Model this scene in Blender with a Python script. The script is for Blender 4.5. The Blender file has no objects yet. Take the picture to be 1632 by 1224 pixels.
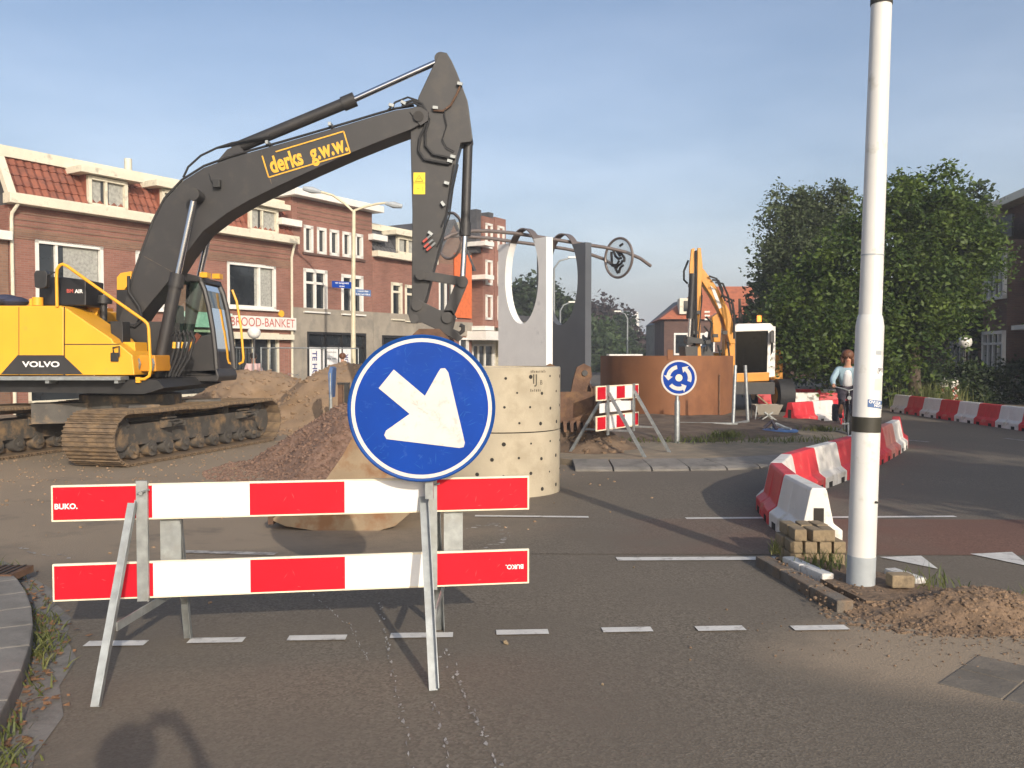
import bpy, bmesh, math, random
import numpy as np
from mathutils import Vector, Matrix
random.seed(7); np.random.seed(7)
R = math.radians
# ------------------------------------------------------------------ camera / light
scene = bpy.context.scene
col = scene.collection
F_PX, CX, CY, CAMZ, PITCH = 1411.0, 816.0, 612.0, 1.7, math.atan(45/1411.0)
cam_d = bpy.data.cameras.new("camera"); cam = bpy.data.objects.new("camera", cam_d); col.objects.link(cam)
cam.location = (0, 0, CAMZ); cam.rotation_euler = (R(90)-PITCH, 0, 0)
cam_d.sensor_width = 36; cam_d.lens = F_PX/1632*36; cam_d.clip_start = 0.05; cam_d.clip_end = 3000
scene.camera = cam
SUN_EL, SUN_AZ = R(20.8), math.atan2(0.364, -0.931)      # direction TO the sun, horizontally (x=.364, y=-.931)
world = bpy.data.worlds.new("World"); scene.world = world; world.use_nodes = True
wn = world.node_tree.nodes; wl = world.node_tree.links
sky = wn.new('ShaderNodeTexSky'); sky.sky_type = 'NISHITA'; sky.sun_disc = False
sky.sun_elevation = SUN_EL; sky.sun_rotation = SUN_AZ
sky.air_density = 1.0; sky.dust_density = 4.5; sky.ozone_density = 3.0
bg = wn['Background']; bg.inputs['Strength'].default_value = 0.15
# thin hazy cirrus veil over the whole sky, denser towards the horizon
wtc = wn.new('ShaderNodeTexCoord'); wsp = wn.new('ShaderNodeSeparateXYZ'); wl.new(wtc.outputs['Generated'], wsp.inputs[0])
wmr = wn.new('ShaderNodeMapRange'); wmr.inputs[1].default_value = 0.0; wmr.inputs[2].default_value = 0.40; wmr.inputs[3].default_value = 1.25; wmr.inputs[4].default_value = 0.05; wl.new(wsp.outputs[2], wmr.inputs[0])
wmp = wn.new('ShaderNodeMapping'); wmp.inputs['Scale'].default_value = (1.6, 1.6, 6.0); wmp.inputs['Rotation'].default_value = (0, 0.35, 0); wl.new(wtc.outputs['Generated'], wmp.inputs[0])
wno = wn.new('ShaderNodeTexNoise'); wno.inputs['Scale'].default_value = 1.5; wno.inputs['Detail'].default_value = 7; wno.inputs['Roughness'].default_value = 0.55; wl.new(wmp.outputs[0], wno.inputs['Vector'])
wm2 = wn.new('ShaderNodeMapRange'); wm2.inputs[1].default_value = 0.3; wm2.inputs[2].default_value = 0.7; wm2.inputs[3].default_value = 0.35; wm2.inputs[4].default_value = 1.35; wl.new(wno.outputs['Fac'], wm2.inputs[0])
wmu = wn.new('ShaderNodeMath'); wmu.operation = 'MULTIPLY'; wl.new(wmr.outputs[0], wmu.inputs[0]); wl.new(wm2.outputs[0], wmu.inputs[1])
wad = wn.new('ShaderNodeMix'); wad.data_type = 'RGBA'; wad.blend_type = 'ADD'; wad.clamp_factor = False; wl.new(wmu.outputs[0], wad.inputs[0]); wl.new(sky.outputs[0], wad.inputs[6]); wad.inputs[7].default_value = (2.15, 2.10, 2.08, 1)
wl.new(wad.outputs[2], bg.inputs['Color'])
sun_d = bpy.data.lights.new("sun", 'SUN'); sun_d.energy = 3.5; sun_d.angle = R(0.55); sun_d.color = (1.0, 0.89, 0.75)
sun = bpy.data.objects.new("sun", sun_d); col.objects.link(sun)
sd = Vector((0.364*math.cos(SUN_EL), -0.931*math.cos(SUN_EL), math.sin(SUN_EL))).normalized()
sun.rotation_euler = sd.to_track_quat('Z', 'Y').to_euler(); sun.location = (8, -20, 15)
scene.view_settings.view_transform = 'Standard'; scene.view_settings.look = 'None'
scene.view_settings.exposure = 0.20; scene.view_settings.gamma = 1
# ------------------------------------------------------------------ pixel -> place
CP, SP = math.cos(PITCH), math.sin(PITCH)
def ray(px, py):
    a, b = (px-CX)/F_PX, (CY-py)/F_PX
    return Vector((a, CP + b*SP, -SP + b*CP))
def W(px, py, Y):                  # point on the vertical plane y = Y
    r = ray(px, py); return Vector((0, 0, CAMZ)) + r*(Y/r.y)
def G(px, py, z=0.0):              # point on the ground (height z)
    r = ray(px, py); return Vector((0, 0, CAMZ)) + r*((z-CAMZ)/r.z)
# ------------------------------------------------------------------ materials
def nodes_of(m):
    m.use_nodes = True; nt = m.node_tree; return nt, nt.nodes, nt.links
def M(name, c, rough=0.6, metal=0.0, var=0.12, scale=6.0, bump=0.0, c2=None, amt=0.5, s2=2.5, spec=0.5, coat=0.0, bs=40):
    m = bpy.data.materials.new(name); nt, n, l = nodes_of(m); p = n['Principled BSDF']
    p.inputs['Roughness'].default_value = rough; p.inputs['Metallic'].default_value = metal
    p.inputs['Specular IOR Level'].default_value = spec; p.inputs['Coat Weight'].default_value = coat
    tc = n.new('ShaderNodeTexCoord'); no = n.new('ShaderNodeTexNoise'); no.inputs['Scale'].default_value = scale
    no.inputs['Detail'].default_value = 6; l.new(tc.outputs['Object'], no.inputs['Vector'])
    ra = n.new('ShaderNodeValToRGB'); e = ra.color_ramp.elements
    lo = [x*(1-var) for x in c]; hi = [min(1, x*(1+var)) for x in c]
    e[0].position = 0.3; e[1].position = 0.7; e[0].color = (*lo, 1); e[1].color = (*hi, 1)
    l.new(no.outputs['Fac'], ra.inputs['Fac']); out = ra.outputs['Color']
    if c2:
        n2 = n.new('ShaderNodeTexNoise'); n2.inputs['Scale'].default_value = s2; n2.inputs['Detail'].default_value = 8; n2.inputs['Roughness'].default_value = 0.65
        l.new(tc.outputs['Object'], n2.inputs['Vector'])
        r2 = n.new('ShaderNodeValToRGB'); r2.color_ramp.elements[0].position = 0.62-amt*0.4; r2.color_ramp.elements[1].position = 0.72-amt*0.25
        l.new(n2.outputs['Fac'], r2.inputs['Fac'])
        mx = n.new('ShaderNodeMix'); mx.data_type = 'RGBA'; l.new(r2.outputs['Color'], mx.inputs[0]); l.new(out, mx.inputs[6]); mx.inputs[7].default_value = (*c2, 1); out = mx.outputs[2]
    l.new(out, p.inputs['Base Color'])
    if bump:
        nb = n.new('ShaderNodeTexNoise'); nb.inputs['Scale'].default_value = bs; nb.inputs['Detail'].default_value = 5; l.new(tc.outputs['Object'], nb.inputs['Vector'])
        b = n.new('ShaderNodeBump'); b.inputs['Strength'].default_value = bump; b.inputs['Distance'].default_value = 0.02
        l.new(nb.outputs['Fac'], b.inputs['Height']); l.new(b.outputs[0], p.inputs['Normal'])
    return m
def glass_mat(name, tint, alpha=0.25, rough=0.03):
    m = bpy.data.materials.new(name); nt, n, l = nodes_of(m); n.remove(n['Principled BSDF'])
    t = n.new('ShaderNodeBsdfTransparent'); t.inputs[0].default_value = (*tint, 1)
    g = n.new('ShaderNodeBsdfGlossy'); g.inputs['Roughness'].default_value = rough
    fr = n.new('ShaderNodeFresnel'); fr.inputs[0].default_value = 1.5
    ad = n.new('ShaderNodeMath'); ad.operation = 'ADD'; ad.inputs[1].default_value = alpha*0.25; l.new(fr.outputs[0], ad.inputs[0])
    mx = n.new('ShaderNodeMixShader'); l.new(ad.outputs[0], mx.inputs[0]); l.new(t.outputs[0], mx.inputs[1]); l.new(g.outputs[0], mx.inputs[2])
    l.new(mx.outputs[0], n['Material Output'].inputs['Surface']); return m
def brick_mat(name, c1, c2, mortar, bw=0.22, bh=0.065, bump=0.4):
    m = bpy.data.materials.new(name); nt, n, l = nodes_of(m); p = n['Principled BSDF']; p.inputs['Roughness'].default_value = 0.85
    tc = n.new('ShaderNodeTexCoord'); s = n.new('ShaderNodeSeparateXYZ'); l.new(tc.outputs['Object'], s.inputs[0])
    ad = n.new('ShaderNodeMath'); l.new(s.outputs[0], ad.inputs[0]); l.new(s.outputs[1], ad.inputs[1])
    cb = n.new('ShaderNodeCombineXYZ'); l.new(ad.outputs[0], cb.inputs[0]); l.new(s.outputs[2], cb.inputs[1])
    b = n.new('ShaderNodeTexBrick'); b.inputs['Scale'].default_value = 1; b.inputs['Brick Width'].default_value = bw; b.inputs['Row Height'].default_value = bh
    b.inputs['Mortar Size'].default_value = 0.006; b.inputs['Color1'].default_value = (*c1, 1); b.inputs['Color2'].default_value = (*c2, 1); b.inputs['Mortar'].default_value = (*mortar, 1)
    l.new(cb.outputs[0], b.inputs['Vector'])
    no = n.new('ShaderNodeTexNoise'); no.inputs['Scale'].default_value = 0.8; no.inputs['Detail'].default_value = 7; l.new(tc.outputs['Object'], no.inputs['Vector'])
    hs = n.new('ShaderNodeHueSaturation'); mr = n.new('ShaderNodeMapRange'); mr.inputs[1].default_value = 0.3; mr.inputs[2].default_value = 0.7; mr.inputs[3].default_value = 0.78; mr.inputs[4].default_value = 1.18
    l.new(no.outputs['Fac'], mr.inputs[0]); l.new(mr.outputs[0], hs.inputs['Value']); l.new(b.outputs['Color'], hs.inputs['Color']); l.new(hs.outputs[0], p.inputs['Base Color'])
    bp = n.new('ShaderNodeBump'); bp.inputs['Strength'].default_value = bump; bp.inputs['Distance'].default_value = 0.01; bp.invert = True
    l.new(b.outputs['Fac'], bp.inputs['Height']); l.new(bp.outputs[0], p.inputs['Normal']); return m
def leaf_mat(name, c, c2):
    m = bpy.data.materials.new(name); nt, n, l = nodes_of(m); p = n['Principled BSDF']; p.inputs['Roughness'].default_value = 0.55; p.inputs['Specular IOR Level'].default_value = 0.3
    tc = n.new('ShaderNodeTexCoord'); no = n.new('ShaderNodeTexNoise'); no.inputs['Scale'].default_value = 1.3; no.inputs['Detail'].default_value = 8; no.inputs['Roughness'].default_value = 0.75; l.new(tc.outputs['Object'], no.inputs['Vector'])
    ra = n.new('ShaderNodeValToRGB'); ra.color_ramp.elements[0].position = 0.40; ra.color_ramp.elements[1].position = 0.62
    ra.color_ramp.elements[0].color = (*c, 1); ra.color_ramp.elements[1].color = (*c2, 1); l.new(no.outputs['Fac'], ra.inputs[0]); l.new(ra.outputs[0], p.inputs['Base Color'])
    t = n.new('ShaderNodeBsdfTranslucent'); l.new(ra.outputs[0], t.inputs[0]); mx = n.new('ShaderNodeMixShader'); mx.inputs[0].default_value = 0.3
    l.new(p.outputs[0], mx.inputs[1]); l.new(t.outputs[0], mx.inputs[2]); l.new(mx.outputs[0], n['Material Output'].inputs['Surface']); return m
MT = {}
MT['galv'] = M('galvanised', (0.33, 0.35, 0.35), 0.5, 0.6, 0.22, 14, 0.05, c2=(0.30, 0.31, 0.30), amt=0.3, s2=9)
MT['red'] = M('red_sheeting', (0.52, 0.009, 0.022), 0.5, 0, 0.08, 5, 0, spec=0.15)
MT['white'] = M('white_sheeting', (0.80, 0.79, 0.78), 0.4, 0, 0.03, 5)
MT['cream'] = M('cream_edge', (0.80, 0.70, 0.52), 0.5)
MT['blue'] = M('sign_blue', (0.001, 0.042, 0.29), 0.5, 0, 0.10, 5, 0, c2=(0.02, 0.075, 0.34), amt=0.05, s2=16, spec=0.12)
MT['bluerim'] = M('sign_rim_blue', (0.008, 0.06, 0.26), 0.5, spec=0.2)
MT['signwhite'] = M('sign_white', (0.60, 0.565, 0.535), 0.5, 0, 0.05, 6, 0, spec=0.2, c2=(0.48, 0.45, 0.42), amt=0.15, s2=18)
MT['steel'] = M('excavator_grey', (0.031, 0.029, 0.029), 0.5, 0, 0.10, 3, 0.02, c2=(0.045, 0.040, 0.035), amt=0.2, s2=3)
MT['steeldk'] = M('dark_steel', (0.022, 0.021, 0.021), 0.5, 0, 0.2, 8)
MT['yellow'] = M('machine_yellow', (0.78, 0.38, 0.022), 0.45, 0, 0.05, 2, c2=(0.60, 0.32, 0.05), amt=0.0, s2=2.2)
MT['orange'] = M('machine_orange', (0.60, 0.25, 0.015), 0.42, 0, 0.08, 3)
MT['rubber'] = M('rubber', (0.016, 0.016, 0.017), 0.7, 0, 0.3, 9)
MT['chrome'] = M('chrome_rod', (0.62, 0.63, 0.66), 0.16, 1.0, 0.04)
MT['track'] = M('track_steel', (0.16, 0.115, 0.075), 0.75, 0.15, 0.35, 9, 0.3, c2=(0.24, 0.165, 0.095), amt=0.45, s2=5)
MT['trackfr'] = M('track_frame', (0.075, 0.068, 0.060), 0.65, 0, 0.25, 5, 0.15, c2=(0.25, 0.17, 0.095), amt=0.3, s2=3)
MT['glass'] = glass_mat('cab_glass', (0.62, 0.80, 0.72))
MT['dkglass'] = glass_mat('dark_cab_glass', (0.16, 0.20, 0.20), -0.1)
MT['clear'] = glass_mat('disc_glass', (0.86, 0.88, 0.88), 0.2)
_n = MT['clear'].node_tree.nodes; _g = [q for q in _n if q.type == 'BSDF_GLOSSY'][0]; _d = _n.new('ShaderNodeBsdfDiffuse'); _d.inputs[0].default_value = (0.5, 0.51, 0.5, 1); _mx = [q for q in _n if q.type == 'MIX_SHADER'][0]
MT['clear'].node_tree.links.new(_d.outputs[0], _mx.inputs[2]); _mx.inputs[0].default_value = 0.3
for _l in list(_mx.inputs[0].links): MT['clear'].node_tree.links.remove(_l)
MT['pane'] = M('window_pane', (0.022, 0.026, 0.030), 0.06, 0, 0.3, 1.5, spec=0.8)
MT['curtain'] = M('curtain', (0.33, 0.33, 0.30), 0.9, 0, 0.25, 12)
MT['wframe'] = M('white_paint', (0.74, 0.72, 0.67), 0.5, 0, 0.06, 4)
MT['cframe'] = M('cream_paint', (0.68, 0.63, 0.50), 0.55, 0, 0.08, 3, c2=(0.42, 0.38, 0.30), amt=0.15, s2=3)
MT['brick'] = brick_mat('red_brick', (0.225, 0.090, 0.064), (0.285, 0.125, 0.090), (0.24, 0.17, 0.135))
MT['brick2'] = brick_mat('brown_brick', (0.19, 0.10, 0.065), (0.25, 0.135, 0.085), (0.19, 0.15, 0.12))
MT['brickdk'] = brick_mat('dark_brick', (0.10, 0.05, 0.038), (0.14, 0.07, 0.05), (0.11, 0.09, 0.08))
MT['tile'] = M('red_roof_tile', (0.23, 0.075, 0.043), 0.75, 0, 0.25, 2.2, 0.1, c2=(0.14, 0.055, 0.04), amt=0.25, s2=1.6)
MT['tiledk'] = M('grey_roof_tile', (0.07, 0.07, 0.075), 0.65, 0, 0.3, 3)
MT['tileor'] = M('orange_roof_tile', (0.40, 0.125, 0.06), 0.75, 0, 0.2, 3)
MT['conc'] = M('concrete', (0.42, 0.365, 0.27), 0.88, 0, 0.10, 3, 0.12, c2=(0.35, 0.30, 0.215), amt=0.2, s2=1.7)
MT['concband'] = M('concrete_band', (0.30, 0.265, 0.215), 0.9, 0, 0.14, 2, 0.1, c2=(0.22, 0.2, 0.17), amt=0.3, s2=1.2)
MT['hole'] = M('dark_hole', (0.03, 0.026, 0.022), 0.95)
MT['stamp'] = M('stamp_ink', (0.10, 0.085, 0.06), 0.9)
MT['kerb'] = M('kerb_concrete', (0.20, 0.185, 0.165), 0.9, 0, 0.16, 5, 0.25, c2=(0.14, 0.13, 0.115), amt=0.3, s2=3)
MT['slabgrey'] = M('slab_grey', (0.145, 0.126, 0.102), 0.9, 0, 0.12, 5, 0.2, c2=(0.19, 0.16, 0.125), amt=0.3, s2=2.5)
MT['kerbdirty'] = M('dirty_kerb', (0.15, 0.13, 0.108), 0.95, 0, 0.25, 9, 0.5, c2=(0.185, 0.13, 0.085), amt=0.45, s2=5)
MT['bluescuff'] = M('blue_scuff', (0.02, 0.09, 0.34), 0.6, spec=0.1)
MT['greyscuff'] = M('grey_scuff', (0.50, 0.465, 0.43), 0.6)
MT['pinkscuff'] = M('pink_scuff', (0.54, 0.07, 0.075), 0.6)
MT['corten'] = M('corten', (0.23, 0.096, 0.041), 0.8, 0, 0.14, 1.2, 0.06, c2=(0.195, 0.079, 0.035), amt=0.3, s2=1.4)
MT['rust'] = M('rusty_steel', (0.115, 0.062, 0.038), 0.8, 0.1, 0.3, 6, 0.2, c2=(0.18, 0.10, 0.05), amt=0.3, s2=4)
MT['tan'] = M('dusty_bucket', (0.27, 0.20, 0.125), 0.75, 0, 0.15, 4, 0.1, c2=(0.22, 0.11, 0.05), amt=0.35, s2=3)
MT['swhite'] = M('sculpture_white', (0.78, 0.77, 0.75), 0.6, 0, 0.05, 2, 0, c2=(0.62, 0.62, 0.61), amt=0.05, s2=2.5)
MT['sdark'] = M('sculpture_grey', (0.085, 0.092, 0.105), 0.55, 0, 0.08, 2)
MT['bronze'] = M('bronze_tube', (0.20, 0.165, 0.15), 0.45, 0.4, 0.1)
MT['bred'] = M('barrier_red', (0.60, 0.035, 0.045), 0.5, 0, 0.10, 4, c2=(0.55, 0.17, 0.14), amt=0.15, s2=4)
MT['bpink'] = M('barrier_faded_red', (0.60, 0.24, 0.19), 0.6, 0, 0.12, 4, c2=(0.55, 0.10, 0.09), amt=0.2, s2=3)
MT['bwhite'] = M('barrier_white', (0.72, 0.69, 0.64), 0.5, 0, 0.06, 4, c2=(0.48, 0.44, 0.37), amt=0.2, s2=4)
MT['polew'] = M('pole_white', (0.66, 0.65, 0.62), 0.42, 0, 0.05, 3, c2=(0.50, 0.48, 0.42), amt=0.08, s2=5)
MT['poleg'] = M('pole_grey', (0.36, 0.39, 0.41), 0.6, 0, 0.1, 6)
MT['tape'] = M('dark_tape', (0.035, 0.032, 0.022), 0.6)
MT['paver'] = M('paver', (0.27, 0.205, 0.125), 0.9, 0, 0.3, 7, 0.3, c2=(0.15, 0.115, 0.075), amt=0.3, s2=6)
MT['soil'] = M('soil', (0.115, 0.078, 0.052), 0.95, 0, 0.35, 4, 0.8, c2=(0.17, 0.12, 0.08), amt=0.3, s2=2.2, bs=18)
MT['dirt'] = M('sandy_dirt', (0.19, 0.128, 0.082), 0.95, 0, 0.3, 7, 0.9, c2=(0.14, 0.093, 0.058), amt=0.35, s2=9, bs=28)
MT['sand'] = M('sand', (0.27, 0.185, 0.115), 0.95, 0, 0.18, 2, 0.6, c2=(0.24, 0.155, 0.085), amt=0.3, s2=1.2, bs=12)
MT['gravel'] = M('gravel', (0.175, 0.104, 0.072), 0.92, 0, 0.4, 16, 0.8, c2=(0.235, 0.15, 0.108), amt=0.4, s2=12, bs=40)
MT['sandband'] = M('sandy_pavement', (0.27, 0.215, 0.145), 0.95, 0, 0.2, 4, 0.3, c2=(0.20, 0.165, 0.12), amt=0.4, s2=1.3)
MT['paint'] = M('road_paint', (0.62, 0.60, 0.56), 0.7, 0, 0.10, 10, 0.1, c2=(0.34, 0.31, 0.28), amt=0.18, s2=11)
MT['wornpaint'] = M('worn_paint', (0.42, 0.40, 0.37), 0.8, 0, 0.2, 8, 0.1, c2=(0.18, 0.165, 0.15), amt=0.5, s2=9)
MT['black'] = M('black_plastic', (0.014, 0.014, 0.016), 0.4)
MT['skin'] = M('skin', (0.52, 0.27, 0.17), 0.55)
MT['hair'] = M('auburn_hair', (0.13, 0.05, 0.022), 0.6, 0, 0.3, 30)
MT['hairdk'] = M('dark_hair', (0.03, 0.02, 0.015), 0.6)
MT['denim'] = M('light_denim', (0.30, 0.42, 0.48), 0.85, 0, 0.15, 14)
MT['shirt'] = M('white_shirt', (0.72, 0.71, 0.70), 0.85, 0, 0.06)
MT['pinkcloth'] = M('pink_cloth', (0.62, 0.42, 0.40), 0.85)
MT['darkcloth'] = M('dark_cloth', (0.045, 0.038, 0.05), 0.85, 0, 0.4, 16)
MT['lampglobe'] = M('globe_white', (0.72, 0.71, 0.68), 0.35)
MT['lampcream'] = M('lamp_cream', (0.60, 0.54, 0.38), 0.5)
MT['bark'] = M('bark', (0.10, 0.075, 0.055), 0.95, 0, 0.3, 8, 0.5)
MT['leaf'] = leaf_mat('maple_leaf', (0.026, 0.058, 0.013), (0.125, 0.180, 0.032))  # brighter yellow-green clumps put sunlit highlights into the leaf colour
MT['leafb'] = leaf_mat('birch_leaf', (0.060, 0.085, 0.038), (0.115, 0.145, 0.065))
MT['leafd'] = leaf_mat('dark_leaf', (0.022, 0.038, 0.014), (0.048, 0.075, 0.024))
MT['leafp'] = leaf_mat('copper_leaf', (0.040, 0.026, 0.026), (0.075, 0.048, 0.044))
MT['leafc'] = leaf_mat('conifer_green', (0.038, 0.070, 0.020), (0.080, 0.120, 0.034))
MT['grass'] = leaf_mat('grass_green', (0.09, 0.12, 0.035), (0.20, 0.20, 0.07))
MT['litter'] = M('dry_leaf', (0.20, 0.105, 0.05), 0.9, 0, 0.5, 30)
MT['orange_cloth'] = M('orange_banner', (0.62, 0.14, 0.04), 0.8)
MT['stickerblue'] = M('sticker_blue', (0.06, 0.13, 0.30), 0.5)
MT['stickery'] = M('sticker_yellow', (0.80, 0.60, 0.02), 0.5)
MT['lettery'] = M('letter_yellow', (0.75, 0.40, 0.03), 0.5)
MT['letterred'] = M('letter_red', (0.48, 0.09, 0.07), 0.6)
MT['letternavy'] = M('letter_navy', (0.03, 0.03, 0.18), 0.6)
MT['teal'] = M('teal_board', (0.52, 0.66, 0.58), 0.6)
MT['bluecloth'] = M('navy_tarp', (0.03, 0.035, 0.07), 0.8, 0, 0.3, 5)
MT['amber'] = M('amber_lamp', (0.8, 0.22, 0.02), 0.4)
n_ = MT['amber'].node_tree.nodes['Principled BSDF']; n_.inputs['Emission Color'].default_value = (1, 0.3, 0.05, 1); n_.inputs['Emission Strength'].default_value = 2.0
# ------------------------------------------------------------------ mesh builder
class MB:
    def __init__(s): s.v = []; s.f = []
    def add(s, vs, fs):
        o = len(s.v); s.v += [tuple(v) for v in vs]; s.f += [tuple(i+o for i in f) for f in fs]; return s
    def box(s, c, size, rot=None):
        hx, hy, hz = [a/2 for a in size]; vs = [Vector((x, y, z)) for x in (-hx, hx) for y in (-hy, hy) for z in (-hz, hz)]
        if rot is not None:
            mt = rot if isinstance(rot, Matrix) else Matrix.Rotation(rot, 3, 'Z'); vs = [mt @ v for v in vs]
        c = Vector(c); return s.add([v+c for v in vs], [(0, 1, 3, 2), (4, 6, 7, 5), (0, 4, 5, 1), (2, 3, 7, 6), (0, 2, 6, 4), (1, 5, 7, 3)])
    def bar(s, a, b, w, h, up=(0, 0, 1)):          # square bar between two points
        a, b = Vector(a), Vector(b); d = (b-a).normalized(); up = Vector(up)
        if abs(d.dot(up)) > 0.98: up = Vector((0, 1, 0))
        x = d.cross(up).normalized()*w/2; y = x.cross(d).normalized()*h/2
        vs = [p+q for p in (a, b) for q in (-x-y, x-y, x+y, -x+y)]
        return s.add(vs, [(0, 3, 2, 1), (4, 5, 6, 7)] + [(i, (i+1) % 4, 4+(i+1) % 4, 4+i) for i in range(4)])
    def cyl(s, a, b, r0, r1=None, n=16, cap=True):
        return s.tube([a, b], [r0, r0 if r1 is None else r1], n, cap)
    def tube(s, pts, r, n=8, cap=True):
        pts = [Vector(p) for p in pts]; k = len(pts); rs = r if isinstance(r, (list, tuple)) else [r]*k
        o = len(s.v); ref = None
        for i, p in enumerate(pts):
            d = (pts[min(i+1, k-1)]-pts[max(i-1, 0)]).normalized()
            if ref is None: ref = d.orthogonal().normalized()
            x = (ref - d*ref.dot(d)).normalized(); ref = x; y = d.cross(x)
            for j in range(n):
                a = 2*math.pi*j/n; s.v.append(tuple(p + (x*math.cos(a)+y*math.sin(a))*rs[i]))
        for i in range(k-1):
            for j in range(n): s.f.append((o+i*n+j, o+i*n+(j+1) % n, o+(i+1)*n+(j+1) % n, o+(i+1)*n+j))
        if cap: s.f.append(tuple(o+j for j in reversed(range(n)))); s.f.append(tuple(o+(k-1)*n+j for j in range(n)))
        return s
    def prism(s, poly, off):                       # polygon of 3d points extruded by vector off
        off = Vector(off); n = len(poly); vs = [Vector(p) for p in poly]; vs += [p+off for p in vs]
        return s.add(vs, [tuple(range(n)), tuple(reversed(range(n, 2*n)))] + [(i, n+i, n+(i+1) % n, (i+1) % n) for i in range(n)])
    def lathe(s, prof, c=(0, 0, 0), n=32, a0=0, a1=2*math.pi):
        full = abs(a1-a0-2*math.pi) < 1e-6; m = n if full else n+1; o = len(s.v); c = Vector(c)
        for i in range(m):
            a = a0+(a1-a0)*i/n
            for r, z in prof: s.v.append((c.x+r*math.cos(a), c.y+r*math.sin(a), c.z+z))
        k = len(prof)
        for i in range(n):
            for j in range(k-1):
                q = (i+1) % m; s.f.append((o+i*k+j, o+q*k+j, o+q*k+j+1, o+i*k+j+1))
        return s
    def sphere(s, c, r, n=12, sc=(1, 1, 1)):
        c = Vector(c); o = len(s.v)
        for i in range(n+1):
            t = math.pi*i/n
            for j in range(2*n): a = math.pi*j/n; s.v.append((c.x+r*sc[0]*math.sin(t)*math.cos(a), c.y+r*sc[1]*math.sin(t)*math.sin(a), c.z+r*sc[2]*math.cos(t)))
        m = 2*n
        for i in range(n):
            for j in range(m): s.f.append((o+i*m+j, o+(i+1)*m+j, o+(i+1)*m+(j+1) % m, o+i*m+(j+1) % m))
        return s
    def build(s, name, mat, parent=None, smooth=False, bevel=0, loc=None, merge=False):
        me = bpy.data.meshes.new(name); me.from_pydata(s.v, [], s.f); me.materials.append(MT[mat] if isinstance(mat, str) else mat)
        bm = bmesh.new(); bm.from_mesh(me)
        if merge: bmesh.ops.remove_doubles(bm, verts=bm.verts, dist=1e-5)
        bmesh.ops.recalc_face_normals(bm, faces=bm.faces)
        if bevel: bmesh.ops.bevel(bm, geom=[e for e in bm.edges if len(e.link_faces) == 2 and e.calc_face_angle(0) > 0.5], offset=bevel, segments=2, affect='EDGES', profile=0.6)
        bm.to_mesh(me); bm.free()
        if smooth:
            me.polygons.foreach_set('use_smooth', [True]*len(me.polygons)); me.set_sharp_from_angle(angle=R(38))
        o = bpy.data.objects.new(name, me); col.objects.link(o)
        if parent: o.parent = parent
        if loc is not None: o.location = loc
        return o
def tag(o, label=None, cat=None, group=None, kind=None):
    if label: o['label'] = label
    if cat: o['category'] = cat
    if group: o['group'] = group
    if kind: o['kind'] = kind
    return o
def empty(name, loc=(0, 0, 0), rz=0, label=None, cat=None, group=None):
    o = bpy.data.objects.new(name, None); col.objects.link(o); o.location = loc; o.rotation_euler = (0, 0, rz); o.empty_display_size = 0.2
    return tag(o, label, cat, group)
def copy_tree(o, parent=None):
    c = o.copy(); col.objects.link(c); c.parent = parent
    for ch in o.children: copy_tree(ch, c)
    return c
def raw(name, v, f, mat, parent=None):
    me = bpy.data.meshes.new(name); me.from_pydata(v, [], f); me.materials.append(MT[mat]); o = bpy.data.objects.new(name, me); col.objects.link(o)
    if parent: o.parent = parent
    return o
def text_geo(s, size=1.0, bold=0.0, align='CENTER', sx=1.0):
    if set(s) <= {'~', ' '}:                 # worn print nobody can read: a row of small strokes
        rs = random.Random(len(s)); vs = []; fs = []; n_ = len(s)
        for i, ch in enumerate(s):
            if ch == ' ': continue
            x = (i-(n_-1)/2)*size*.5; h0, h1 = -size*rs.uniform(.28, .34), size*rs.uniform(.12, .36); w_ = size*rs.uniform(.06, .16); o_ = len(vs); vs += [(x-w_, h0), (x+w_, h0), (x+w_, h1), (x-w_, h1)]; fs.append((o_, o_+1, o_+2, o_+3))
        return [(x*sx, y) for x, y in vs], fs
    c = bpy.data.curves.new('t', 'FONT'); c.body = s; c.size = size; c.offset = bold*size; c.align_x = align; c.align_y = 'CENTER'; c.resolution_u = 4
    o = bpy.data.objects.new('t', c); col.objects.link(o); dg = bpy.context.evaluated_depsgraph_get(); dg.update()
    me = bpy.data.meshes.new_from_object(o.evaluated_get(dg)); vs = [(v.co.x*sx, v.co.y) for v in me.vertices]; fs = [tuple(p.vertices) for p in me.polygons]
    bpy.data.objects.remove(o); bpy.data.curves.remove(c); bpy.data.meshes.remove(me); return vs, fs
def text(name, s, size, origin, ux, uy, mat, parent, bold=0.0, sx=1.0):
    vs, fs = text_geo(s, size, bold, sx=sx); o, ux, uy = Vector(origin), Vector(ux).normalized(), Vector(uy).normalized()
    return raw(name, [tuple(o+ux*x+uy*y) for x, y in vs], fs, mat, parent)
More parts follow.
